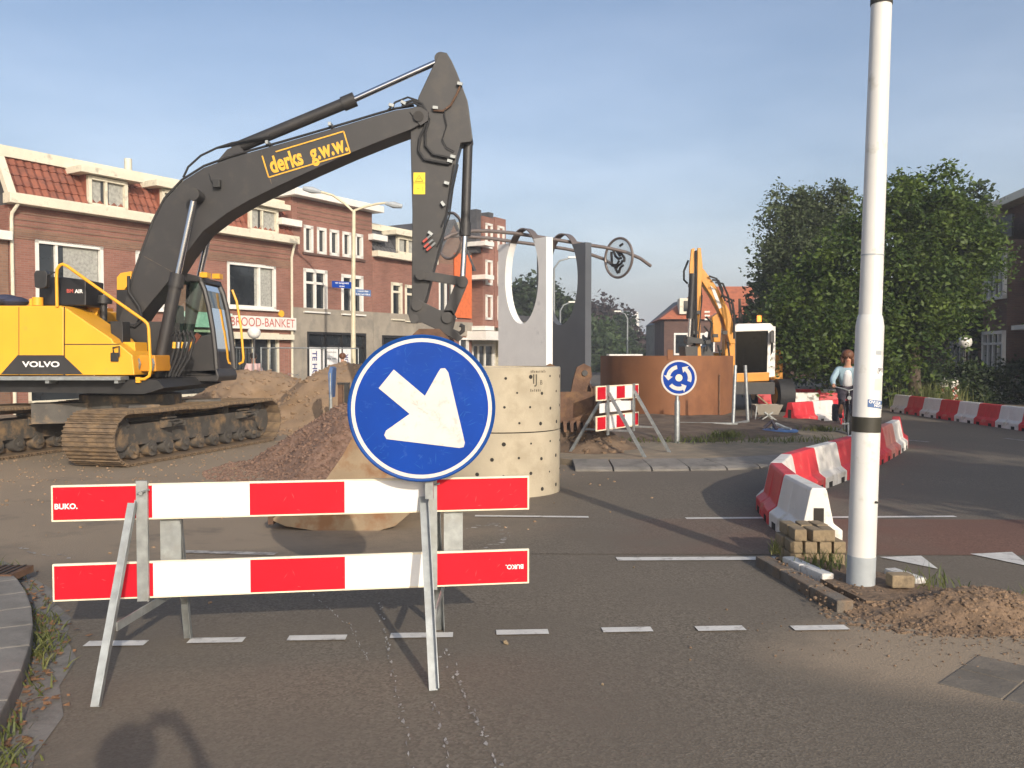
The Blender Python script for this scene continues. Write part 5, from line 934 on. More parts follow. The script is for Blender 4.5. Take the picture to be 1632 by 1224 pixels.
# ------------------------------------------------------------------ sculpture
SE = Vector((0.6, -0.8, 0)); SN = Vector((0.8, 0.6, 0)); SW_, ST = 1.95, 0.2
sc_ = empty('sculpture', (0.26, 22, 0.1), 0, 'sculpture of white and grey slabs with oval cut-outs, bent tubes and ringed glass discs', 'sculpture'); SO = sc_.location
def slab(name, cx_, cy_, Y, mat):
    c = W(cx_, cy_, Y)-SO; top = W(cx_, 384 if mat == 'swhite' else 392, Y).z-SO.z; zc = c.z; a_, b_ = 0.68, 1.17; h = SW_/2; n = 40
    def P(x, z): return Vector((c.x, c.y, 0))+SE*x+Vector((0, 0, z))
    th0 = math.asin(min(1, (top-zc)/b_)); arc = [(a_*math.cos(th0+(math.pi-2*th0)*0), top)]
    pts_ = [(-h, -.1), (h, -.1), (h, top), (a_*math.cos(th0), top)]
    for i in range(1, n): a = th0-(math.pi+2*th0)*i/n; pts_.append((a_*math.cos(a), zc+b_*math.sin(a)))
    pts_ += [(-a_*math.cos(th0), top), (-h, top)]
    f1 = [P(x, z) for x, z in pts_]; o = MB().prism(f1, SN*ST).build(name, mat, sc_)
    hoop = MB(); k = 18
    for i in range(k):
        q0, q1 = [th0-.12+(math.pi-2*th0+.24)*j/k for j in (i, i+1)]
        hoop.prism([P(a_*math.cos(q0), zc+b_*math.sin(q0)), P(a_*math.cos(q1), zc+b_*math.sin(q1)), P((a_+.03)*math.cos(q1), zc+(b_+.03)*math.sin(q1)), P((a_+.03)*math.cos(q0), zc+(b_+.03)*math.sin(q0))], SN*ST)
    hoop.build('hoop', 'bronze', sc_); return P, top
PW, ztop = slab('white_slab', 831, 441, 22.0, 'swhite'); PD, zt2 = slab('grey_slab', 893, 446, 23.0, 'sdark')
Z7 = lambda a, b: (680+a/4.08, 320+b/4.08)
def rod(pts_, d0, k): 
    out = []
    for a, b in pts_:
        px, py = Z7(a, b); Y = 21.2+(px-700)*0.0098+d0; out.append(W(px, py, Y)-SO)
    MB().tube(out, 0.045, 10).build('bent_tube', 'bronze', sc_, True)
rod([(110, 250), (150, 225), (210, 205), (300, 196), (400, 196), (560, 210), (700, 230), (850, 255), (1000, 279), (1160, 303), (1300, 335), (1390, 375), (1457, 424)], -0.4, 0); rod([(110, 240), (170, 228), (230, 230), (400, 243), (560, 265), (700, 283), (900, 312), (1040, 340), (1150, 378), (1240, 436)], 0.7, 0)
def ring_disc(px, py, rx, rz, Y, art):
    c = W(px, py, Y)-SO; k = Y/F_PX; u = SE; R_ = rz*k
    P = lambda a, r: c+u*(R_*r*math.cos(a))+Vector((0, 0, R_*r*math.sin(a))); N_ = 40
    t_ = MB().tube([P(2*math.pi*i/N_, 1) for i in range(N_+1)], 0.035, 8).build('disc_ring', 'bronze', sc_, True); u2 = u
    MB().add([P(2*math.pi*i/N_, .98) for i in range(N_)], [tuple(range(N_))]).build('disc_glass', 'clear', t_)
    if art:
        m2 = MB()
        for s_ in ([(-.5, .35), (-.45, -.3), (-.1, -.35), (.05, -.15)], [(-.35, .4), (-.2, .1), (.0, -.05), (.2, -.02)], [(-.1, .35), (.1, .1), (.25, .15), (.12, .3)], [(-.3, -.35), (-.15, -.6), (-.05, -.75), (.1, -.72)], [(.35, -.4), (.15, -.5), (.05, -.7)], [(.1, .6), (.3, .68)], [(-.45, -.35), (-.1, -.45), (.2, -.3), (.3, -.15)], [(.3, .1), (.42, -.05), (.4, -.25)]):
            m2.tube([c+u*(R_*x*1.05)+Vector((0, 0, R_*z))-SN*.01 for x, z in s_], 0.035, 6)
        m2.build('ink_figure', 'steeldk', t_)
ring_disc(986, 411, 26, 31, 23.9, True); ring_disc(717, 376, 30, 36, 21.3, False)
# ------------------------------------------------------------------ corten wall and things on the island
cw = empty('corten_basin', (4.6, 25.4, 0.1), 0, 'large curved rusty corten steel basin wall standing on the soil', 'basin'); pts_ = []
pl0 = [(957, 26.2), (972, 24.3), (1000, 23.55), (1040, 22.95), (1080, 22.75), (1120, 23.0), (1150, 23.8), (1165, 24.8), (1167, 25.9), (1150, 26.8), (1080, 27.6), (990, 27.0)]
base_ = [Vector((((px-CX)/F_PX)*Y, Y, 0))-Vector((cw.location.x, cw.location.y, 0)) for px, Y in pl0]
_b = []
for i in range(1, len(base_)):
    p0, p1, p2, p3 = base_[max(i-1, 1)], base_[i], base_[(i+1) % len(base_)], base_[(i+2) % len(base_) if i < len(base_)-2 else 0]
    for q in range(4): t_ = q/4; _b.append(0.5*((2*p1)+(p2-p0)*t_+(2*p0-5*p1+4*p2-p3)*t_*t_+(3*p1-p0-3*p2+p3)*t_**3))
base_ = [base_[0]]+_b; m_ = MB(); n = len(base_); cen = sum(base_, Vector())/n
for p_ in base_:
    q_ = p_+(cen-p_)*.015; m_.v += [tuple(p_), tuple(p_+Vector((0, 0, 1.6))), tuple(q_+Vector((0, 0, 1.6))), tuple(q_)]
for i in range(n):
    k_ = (i+1) % n
    for a in range(3): m_.f.append((4*i+a, 4*k_+a, 4*k_+a+1, 4*i+a+1))
m_.build('wall', 'corten', cw, True); p = W(1068, 565, 22.78)-cw.location; MB().box(p, (.14, .05, .24)).build('lug', 'corten', cw); p = W(1146, 630, 23.6)-cw.location; MB().box(p+Vector((0, -.02, 0)), (.025, .03, 1.1)).build('weld_strip', 'rust', cw)
rs2 = empty('roundabout_sign', (0, 0, 0), 0, 'round blue roundabout sign with three circling white arrows on grey post', 'traffic sign'); b_ = G(1079, 704, .12); rs2.location = (b_.x, b_.y, .1); c = W(1081, 602, b_.y)-rs2.location; rr = .325
P = lambda x, y, o=0: Vector((c.x+x*rr, c.y-.05-o, c.z+y*rr))
MB().tube([(0, 0, -.05), (0, 0, .75), (0, 0, .8), (0, 0, c.z+.2)], [.05, .05, .032, .032], 14).build('post', 'galv', rs2, True)
def dsc(r0, r1, o, nm, mt):
    N_ = 48; a = [P(r1*math.cos(6.28319*i/N_), r1*math.sin(6.28319*i/N_), o) for i in range(N_)]; m = MB()
    if r0: b = [P(r0*math.cos(6.28319*i/N_), r0*math.sin(6.28319*i/N_), o) for i in range(N_)]; m.add(a+b, [(i, (i+1) % N_, N_+(i+1) % N_, N_+i) for i in range(N_)])
    else: m.add(a, [tuple(range(N_))])
    return m.build(nm, mt, rs2)
MB().prism([P(math.cos(6.28319*i/48), math.sin(6.28319*i/48), -.01) for i in range(48)], (0, .02, 0)).build('sign_plate', 'poleg', rs2); dsc(.9, 1, .012, 'white_ring', 'signwhite'); dsc(0, .9, .012, 'blue_face', 'blue'); dsc(0, .2, .016, 'centre_sticker', 'cream')
for k in range(3):
    a0 = R(100+120*k); m = MB(); ar = [a0+R(70)*i/8 for i in range(9)]; o_ = [P(.72*math.cos(a), .72*math.sin(a), .016) for a in ar]; i_ = [P(.50*math.cos(a), .50*math.sin(a), .016) for a in ar]; m.add(o_+i_, [(i, i+1, 10+i, 9+i) for i in range(8)]); e_ = ar[-1]; m.add([P(.86*math.cos(e_), .86*math.sin(e_), .016), P(.36*math.cos(e_), .36*math.sin(e_), .016), P(.62*math.cos(e_+.42), .62*math.sin(e_+.42), .016)], [(0, 1, 2)]); m.build('arrow', 'signwhite', rs2)
pf = empty('steel_frame', (4.9, 19.6, .1), 0, 'two grey steel tubes standing on a flat steel frame beside the basin', 'steel frame'); MB().tube([(0, 0, -.02), (.12, .3, 1.38)], .04, 10).build('tube', 'galv', pf, True); MB().tube([(.55, .8, -.02), (.5, .9, 1.38)], .04, 10).build('tube', 'galv', pf, True); MB().bar((-1.2, .2, .08), (.1, 0, .08), .07, .07).bar((0, 0, .08), (.55, .8, .08), .07, .07).build('base_bar', 'galv', pf)
mt_ = G(1222, 672, .1); mx_ = empty('mortar_tub', (mt_.x, mt_.y, .1), 0, 'dusty mortar tub on crossed trestle legs beside the wheeled excavator', 'mortar tub')
MB().add([(-.34, -.2, .42), (.34, -.2, .42), (.34, .2, .42), (-.34, .2, .42), (-.24, -.14, .18), (.24, -.14, .18), (.24, .14, .18), (-.24, .14, .18)], [(0, 1, 5, 4), (1, 2, 6, 5), (2, 3, 7, 6), (3, 0, 4, 7), (4, 5, 6, 7)]).build('tub', 'concband', mx_)
for s in (-1, 1): MB().bar((-.28, .16*s, -.02), (.1, .16*s, .24), .03, .03).build('leg', 'galv', mx_); MB().bar((.28, .16*s, -.02), (-.1, .16*s, .24), .03, .03).build('leg', 'galv', mx_); MB().bar((-.3, .2*s, .40), (-.34, .2*s, .0), .025, .025).build('leg', 'galv', mx_)
MB().bar((-.25, 0, .65), (.1, 0, .36), .03, .03).build('trowel_handle', 'paver', mx_)
ld = G(1243, 688, .1); lid = empty('blue_dish', (ld.x, ld.y, .1), 0, 'blue plastic dish with scraps lying on the soil edge', 'dish'); MB().lathe([(0, .0), (.36, .0), (.38, .03), (.34, .05), (0, .04)], n=28).build('disc', 'stickerblue', lid, True); MB().tube([(-.2, 0, .06), (-.05, .1, .16), (.12, 0, .08), (.2, -.1, .06)], .035, 6).build('scrap', 'galv', lid); MB().tube([(-.1, -.1, .06), (-.15, .05, .22), (-.3, .1, .08)], .04, 6).build('rag', 'darkcloth', lid)
# ------------------------------------------------------------------ plastic barriers
def barrier_mesh():
    m = MB(); L, h, w = 0.98, 0.52, 0.215; prof = [(-w, 0), (-w, .14), (-.135, .20), (-.075, h-.03), (-.06, h), (.06, h), (.075, h-.03), (.135, .20), (w, .14), (w, 0)]
    secs = [(-L/2, 1.0), (-L/2+.1, 1.0), (-L/2+.14, 1.0), (-.12, 1.0), (-.09, .9), (.09, .9), (.12, 1.0), (L/2-.1, 1.0), (L/2, 1.0)]; k = len(prof); o = 0
    for x, s in secs: m.v += [(x, y*(s if .1 < z < h-.1 else 1), z) for y, z in prof]
    for i in range(len(secs)-1):
        for j in range(k-1): m.f.append((i*k+j, i*k+j+1, (i+1)*k+j+1, (i+1)*k+j))
    m.f.append(tuple(range(k))); m.f.append(tuple(reversed(range((len(secs)-1)*k, len(secs)*k))))
    for s in (-1, 1): m.f.append(tuple((i*k+(0 if s < 0 else k-1)) for i in ()) or (0, k-1, (len(secs)-1)*k+k-1, (len(secs)-1)*k)) if s < 0 else None
    return m
bsrc = {}
for mt in ('bred', 'bwhite', 'bpink'):
    b = barrier_mesh().build('plastic_barrier', mt, bevel=.012); bsrc[mt] = b.data; bpy.data.objects.remove(b)
_o = MB().box((0, 0, .035), (.14, .008, .07)).build('slot', 'hole'); fme = _o.data; bpy.data.objects.remove(_o)
_o = MB().box((0, 0, .21), (.008, .09, .26)).build('slot', 'hole'); eme = _o.data; bpy.data.objects.remove(_o)
ORD = ['first', 'second', 'third', 'fourth', 'fifth', 'sixth', 'seventh', 'eighth', 'ninth', 'tenth', 'eleventh', 'twelfth']
def chain(P, first, label, group, mats=None, names=None, rev=False):
    P = [Vector(p) for p in P]
    for i, (a, b) in enumerate(zip(P, P[1:])):
        mt = mats[i] if mats else ('bred', 'bwhite')[(i+first) % 2]; d = b-a; e = empty('plastic_barrier', (a+b)/2, math.atan2(d.y, d.x)); e.scale = (d.length/1.0, 1, 1)
        o = bpy.data.objects.new('body', bsrc[mt]); col.objects.link(o); o.parent = e
        for q in (-.28, .28):
            for y_ in (-.216, .216): f_ = bpy.data.objects.new('forklift_slot', fme); col.objects.link(f_); f_.parent = e; f_.location = (q, y_, 0)
        for q in (-.491, .491): f_ = bpy.data.objects.new('end_recess', eme); col.objects.link(f_); f_.parent = e; f_.location = (q, 0, 0)
        cn = {'bred': 'red', 'bwhite': 'white', 'bpink': 'faded pink-red'}[mt]; tag(e, (names or {}).get(i, '%s plastic barrier, %s' % (cn, label % ORD[(len(P)-2-i) if rev else i])), 'barrier', group)
A_ = [(2.74, 7.86, 0), (2.78, 8.80, 0), (2.92, 9.75, 0), (3.30, 10.62, 0), (3.84, 11.40, 0), (4.4, 12.15, 0), (4.98, 12.97, 0), (5.53, 13.82, 0), (6.07, 14.65, 0), (6.6, 15.5, 0), (7.1, 16.35, 0), (7.5, 17.25, 0)]
chain(A_, 1, '%s from the stacked pavers in the curved row', 'barriers curving round the roundabout', ['bwhite', 'bred', 'bwhite', 'bred', 'bwhite', 'bred', 'bwhite', 'bred', 'bpink', 'bwhite', 'bred'], {0: 'white plastic barrier end-on behind the stacked pavers'})
chain([(11.75, 17.2+.98*i, 0) for i in range(11)], 0, '%s from the bend in the row along the far pavement', 'barriers along the far pavement', rev=True)
chain([(11.7-.95*i, 28.1+.1*i, 0) for i in range(5)], 1, '%s from the bend in the row crossing behind the cyclist', 'barriers beyond the cyclist')
chain([(7.0, 22.3, 0), (7.75, 22.95, 0), (8.5, 23.6, 0), (9.25, 24.25, 0)], 0, '%s from the mortar tub', 'barriers beside the mortar tub')
chain([(8.2, 22.1, 0), (9.1, 21.8, 0)], 0, '%s in the short row behind the curved row end', 'short barrier row'); chain([(9.9, 31.5, 0), (10.9, 31.2, 0), (11.9, 30.9, 0)], 0, '%s from the wheeled excavator in the rearmost row', 'rear barriers')
for k, px in enumerate((1505, 1522)):
    p = G(px, 646); t = empty('striped_beacon', (p.x, p.y, 0), 0, ('red and white striped beacon board with stripes falling to the right', 'red and white striped beacon board with stripes falling to the left')[k], 'beacon'); MB().prism([(-.13, 0, .05), (.13, 0, .05), (.13, 0, .78), (.09, 0, .86), (-.09, 0, .86), (-.13, 0, .78)], (0, .05, 0)).build('board', 'bwhite', t, bevel=.008); MB().box((0, .02, .03), (.35, .3, .08)).build('foot', 'black', t); MB().cyl((0, .02, .86), (0, .02, .95), .025, n=8).build('knob', 'galv', t)
    s = 1 if k else -1
    for z in (.2, .48): MB().add([(-.11, -.005, z-.05*s), (.11, -.005, z+.11*s), (.11, -.005, z+.11*s+.13), (-.11, -.005, z-.05*s+.13)], [(0, 1, 2, 3)]).build('stripe', 'bred', t)
# ------------------------------------------------------------------ wheeled excavator
WO = Vector((7.3, 28.0, 0)); we = empty('wheeled_excavator', WO, 0, 'orange wheeled excavator with white cab and folded boom behind the corten basin', 'excavator'); V = lambda px, py, Y: W(px, py, Y)-WO
def vp(pts_, Y0, Y1): return MB().prism([V(a, b, Y0) for a, b in pts_], (0, Y1-Y0, 0))
for x, y in ((-.9, -1.1), (.95, -1.1), (-.9, 1.3), (.95, 1.3)): w_ = MB().tube([(x-.25, y, .5), (x-.22, y, .5), (x+.22, y, .5), (x+.25, y, .5)], [.42, .5, .5, .42], 28).build('wheel', 'rubber', we, True); MB().cyl((x-.27, y, .5), (x+.27, y, .5), .26, n=20).build('rim', 'orange', w_, True)
MB().box((0, .1, .72), (1.2, 3.0, .36)).build('chassis', 'steeldk', we); MB().lathe([(0, .85), (.6, .85), (.6, 1.05), (0, 1.05)], n=24).build('slew_ring', 'steeldk', we)
vp([(1169, 595), (1226, 593), (1226, 607), (1169, 609)], 27.2, 29.5).build('deck', 'orange', we, bevel=.02); vp([(1228, 605), (1234, 557), (1242, 557), (1248, 562), (1248, 607)], 28.0, 30.5).build('house', 'orange', we, bevel=.04); vp([(1110, 600), (1168, 600), (1168, 560), (1110, 565)], 28.3, 30.5).build('house_side', 'orange', we, bevel=.03)
cb = vp([(1168, 522), (1176, 516), (1228, 515), (1234, 521), (1234, 527), (1168, 529)], 27.2, 28.8).build('cab', 'wframe', we, bevel=.03)
for a, b, y0 in (((1170, 526), (1170, 596), 27.25), ((1226, 526), (1224, 596), 27.25), ((1232, 526), (1231, 596), 28.7)): MB().bar(V(*a, y0), V(*b, y0), .09, .09).build('cab_pillar', 'wframe' if a[0] > 1180 else 'steeldk', cb)
vp([(1222, 602), (1224, 575), (1232, 560), (1234, 520), (1236, 520), (1235, 600)], 27.3, 28.7).build('cab_door', 'wframe', cb); vp([(1171, 596), (1222, 596), (1225, 528), (1171, 528)], 27.22, 27.25).build('windscreen', 'dkglass', cb); MB().box(V(1198, 575, 28.2), (.5, .4, .9)).box(V(1198, 558, 28.75), (1.25, .05, 1.5)).box(V(1172, 560, 28.0), (.04, 1.4, 1.4)).build('cab_interior', 'black', cb)
vp([(1228, 528), (1234, 528), (1234, 546), (1228, 546)], 27.0, 27.1).build('mirror', 'steeldk', cb); MB().cyl(V(1210, 513, 28), V(1210, 503, 28), .07, n=10).build('beacon_lamp', 'amber', cb, True); MB().cyl(V(1220, 515, 28.4), V(1222, 462, 28.4), .012, n=6).build('antenna', 'steeldk', cb)
bm_ = vp([(1113, 428), (1121, 428), (1143, 458), (1163, 496), (1170, 520), (1172, 548), (1163, 548), (1153, 508), (1134, 472), (1117, 446)], 26.55, 26.95).build('boom', 'orange', we, bevel=.02); vp([(1155, 505), (1171, 520), (1172, 600), (1156, 600)], 27.0, 27.4).build('boom_foot', 'orange', we, bevel=.02)
vp([(1135, 505), (1145, 498), (1150, 520), (1148, 545), (1138, 545)], 26.7, 27.1).build('boom_bracket', 'orange', we, bevel=.02)
vp([(1132, 455), (1139, 460), (1151, 490), (1146, 492)], 26.53, 26.55).build('name_plate', 'wframe', bm_)
sk_ = vp([(1106, 400), (1114, 398), (1115, 440), (1111, 590), (1105, 590), (1104, 440)], 26.1, 26.4).build('stick', 'steeldk', we)
vp([(1102, 397), (1107, 395), (1107, 425), (1103, 455), (1099, 450), (1099, 425)], 25.95, 26.05).build('stick_plate', 'orange', we, bevel=.01); vp([(1112, 395), (1117, 395), (1120, 425), (1117, 470), (1116, 545), (1118, 570), (1113, 592), (1109, 580), (1111, 470)], 26.0, 26.1).build('stick_plate', 'orange', we, bevel=.01)
for a, b, r_ in (((1109, 400), (1110, 545), .03), ((1106, 455), (1109, 540), .02), ((1119, 470), (1113, 540), .02)): MB().cyl(V(*a, 25.9), V(*b, 25.9), r_, n=8).build('hydraulic_line', 'rubber', we)
for a, b in ((1101, 455), (1112, 498), (1108, 530), (1128, 545), (1140, 535), (1155, 530)): MB().box(V(a, b, 25.95), (.14, .12, .1)).build('valve_block', 'steeldk', we)
for a in ([(1135, 446), (1145, 447), (1152, 462), (1150, 474)], [(1130, 440), (1142, 444), (1156, 480)], [(1158, 480), (1168, 484), (1171, 505), (1168, 530)], [(1122, 520), (1130, 530), (1126, 560)], [(1144, 550), (1150, 575), (1146, 600)], [(1160, 545), (1163, 575), (1158, 600)]): MB().tube([V(x, y, 26.45) for x, y in a], .028, 6).build('hose', 'rubber', we, True)
rod_cyl('stick_cylinder', V(1104, 436, 25.85), V(1100, 508, 25.85), V(1098, 545, 25.85), .095, .05, we, 'steeldk'); vp([(1096, 536), (1120, 540), (1122, 548), (1096, 546)], 25.7, 26.3).build('linkage', 'steeldk', we); vp([(1092, 552), (1112, 552), (1112, 580), (1094, 580)], 25.4, 26.4).build('bucket', 'steel', we)
vp([(1108, 560), (1128, 550), (1140, 570), (1138, 600), (1105, 600)], 26.6, 27.4).build('blade_bracket', 'steel', we)
for pts2 in ([(1097, 415), (1090, 432), (1090, 446), (1096, 452)], [(1116, 440), (1118, 480), (1112, 530)], [(1140, 450), (1152, 452), (1160, 470), (1166, 500)], [(1150, 470), (1166, 478), (1170, 500), (1170, 540)], [(1125, 505), (1135, 515), (1130, 540)]): MB().tube([V(a, b, 26.2) for a, b in pts2], .03, 6).build('hose', 'rubber', we, True)
for y in (497, 503, 509): MB().box(V(1127, y, 26.9), (.16, .05, .05)).build('grille_bar', 'wframe', we)
MB().cyl(V(1127, 533, 26.9), V(1127, 533, 26.8), .09, n=14).build('headlamp', 'white', we)
# ------------------------------------------------------------------ lamps and signs
def globe_lamp(px, top, Y, label, r=.2):
    p = W(px, top, Y); t = empty('globe_lamp', (p.x, p.y, 0), 0, label, 'street lamp'); MB().sphere((0, 0, p.z), r, 12).build('globe', 'lampglobe', t, True); MB().tube([(0, 0, -.05), (0, 0, 1.0), (0, 0, 1.05), (0, 0, p.z-r*.9)], [.07, .07, .045, .04], 10).build('post', 'leafd' if False else 'steeldk', t, True); return t
globe_lamp(1538, 545, 32, 'white globe lamp on dark post before the shaded houses', .24); globe_lamp(405, 530, 29, 'white globe lamp on post in front of the bakery', .21)
dl = empty('street_lamp', W(563, 600, 31), 0, 'cream double-armed street lamp with blue street name signs', 'street lamp'); dl.location.z = 0; LP = lambda px, py: W(px, py, 31)-dl.location
MB().tube([(0, 0, -.05), LP(563, 470), LP(564, 336)], [.10, .075, .06], 12).build('pole', 'lampcream', dl, True)
for a in ([(564, 338), (550, 325), (530, 311), (512, 306)], [(564, 336), (580, 330), (600, 325), (618, 323)]): MB().tube([LP(*q) for q in a], .04, 8).build('arm', 'lampcream', dl, True)
for a, b in (((512, 306), (483, 300)), ((614, 324), (641, 329))): MB().tube([LP(*a), LP((a[0]+b[0])/2, (a[1]+b[1])/2), LP(*b)], [.05, .12, .07], 8).build('lamp_head', 'poleg', dl, True)
for (x0, y0, x1, y1, ty, l1, l2) in ((529, 447.5, 561, 459, 0, 'van Langeveld', 'straat'), (566, 460.5, 591, 471.5, 1, '~~~~~~~~~', '~~~~~~~~~~~~')):
    pl2 = MB().prism([LP(x0, y0), LP(x1, y0+2), LP(x1, y1+1), LP(x0, y1-1)], (0, .03, 0)).build('street_name_sign', 'stickerblue' if ty else 'blue', dl); 
    for q, s_ in enumerate((l1, l2)): text('sign_letters', s_, .085, LP((x0+x1)/2, y0+3.6+q*5)+Vector((0, -.012, 0)), (1, 0, -.05), (0, 0, 1), 'white', pl2, .01)
def far_lamp(px, top, Y, armpx, label):
    b = W(px, top, Y); t = empty('street_lamp', (b.x, b.y, 0), 0, label, 'street lamp'); k = Y/F_PX; MB().tube([(0, 0, 0), (0, 0, b.z-.5), (armpx*k*.3, 0, b.z), (armpx*k, 0, b.z+.25)], [.1, .07, .06, .05], 8).build('pole', 'galv', t, True); MB().box((armpx*k*1.1, 0, b.z+.25), (.7, .25, .12)).build('lamp_head', 'wframe', t)
far_lamp(883, 416, 60, 28, 'tall grey street lamp seen through the grey slab opening'); far_lamp(893, 486, 75, 18, 'smaller street lamp just right of the tall one'); far_lamp(1222, 460, 50, -20, 'street lamp against the dark tree top'); far_lamp(1000, 500, 90, -14, 'distant lamp in front of the pointed tree')
bs = empty('blue_sign', W(527, 655, 18), 0, 'blue sign seen edge-on on a grey post by the rubble', 'traffic sign'); bs.location.z = 0; MB().tube([(0, 0, -.05), (0, 0, 1.35)], .035, 8).build('post', 'galv', bs, True); MB().prism([(-.02, -.03, .85), (.02, -.03, .85), (.05, -.03, 1.45), (.0, -.03, 1.48), (-.04, -.03, 1.35)], (0, .4, 0)).build('plate', 'stickerblue', bs)
for px in (543, 553): p = W(px, 650, 18.5); t = empty('marker_post', (p.x, p.y, 0), 0, ('rusty red-brown short post at the sand heap foot', 'black short post at the sand heap foot')[px > 545], 'post', 'marker posts'); MB().box((0, 0, .45), (.1, .1, 1.3)).build('stake', ('rust', 'steeldk')[px > 545], t); MB().box((0, 0, 1.12), (.12, .12, .04)).build('cap', 'steeldk', t)
ys = empty('yellow_sign', W(1258, 580, 36), 0, 'yellow road works sign board beyond the wheeled excavator', 'traffic sign'); ys.location.z = 0; MB().box((0, 0, 1.75), (.85, .04, .45)).build('board', 'stickery', ys); MB().cyl((0, .05, -.02), (0, .05, 2), .03, n=8).build('post', 'galv', ys); MB().box((.02, -.025, 1.78), (.12, .01, .12)).build('symbol', 'black', ys)
vn = empty('white_board', W(995, 575, 40), 0, 'white cabin roof showing above the corten wall', 'cabin'); vn.location.z = 0; MB().box((0, 0, 1.6), (1.5, 1.2, .35)).box((0, 0, .7), (1.4, 1.1, 1.4)).build('cabin_body', 'wframe', vn, bevel=.03)
rb = W(930, 590, 30); chain([(rb.x-.6, 30, 0), (rb.x+.4, 30, 0)], 0, '%s and only one beyond the grey sculpture slab', 'lone barrier')
# construction fence in front of the shops
def fence(px0, px1, Y0, Y1, top, label):
    a, b = W(px0, top, Y0), W(px1, top, Y1); a.z = b.z = 0; d = b-a; L = d.length; t = empty('fence_panel', a, math.atan2(d.y, d.x), label, 'fence', 'site fence panels'); fr = MB()
    for p, q in (((0, .05), (0, 1.95)), ((L, .05), (L, 1.95)), ((0, 1.95), (L, 1.95)), ((0, .12), (L, .12))): fr.cyl((p[0], 0, p[1]), (q[0], 0, q[1]), .021, n=8)
    fr.build('frame', 'galv', t); w = MB()
    for k in range(1, int(L/.16)): w.cyl((k*.16, 0, .12), (k*.16, 0, 1.95), .0025, n=3, cap=False)
    o = w.build('wire_mesh', 'galv', t); tag(o, kind='stuff'); MB().box((0, 0, .06), (.2, .6, .12)).build('foot', 'concband', t)
fence(416, 440, 27.5, 30.5, 556, 'wire fence panel standing in front of the bakery window'); fence(430, 571, 28, 30, 562, 'long wire fence panel in front of the TE HUUR posters'); fence(372, 404, 27, 28, 555, 'wire fence panel beside the excavator cab')
# ------------------------------------------------------------------ people and bicycles
def skin(name, joints, edges, mat, parent, sub=2):
    me = bpy.data.meshes.new(name); keys = list(joints); me.from_pydata([joints[k][0] for k in keys], [(keys.index(a), keys.index(b)) for a, b in edges], []); o = bpy.data.objects.new(name, me); col.objects.link(o)
    m = o.modifiers.new('s', 'SKIN'); m.use_smooth_shade = True
    for i, k in enumerate(keys):
        r = joints[k][1]; me.skin_vertices[0].data[i].radius = (r, r) if not isinstance(r, tuple) else r; me.skin_vertices[0].data[i].use_root = (i == 0)
    s_ = o.modifiers.new('u', 'SUBSURF'); s_.levels = sub; s_.render_levels = sub
    dg = bpy.context.evaluated_depsgraph_get(); dg.update(); nm = bpy.data.meshes.new_from_object(o.evaluated_get(dg)); bpy.data.objects.remove(o); nm.materials.clear(); nm.materials.append(MT[mat]); nm.polygons.foreach_set('use_smooth', [True]*len(nm.polygons)); ob = bpy.data.objects.new(name, nm); col.objects.link(ob); ob.parent = parent; return ob
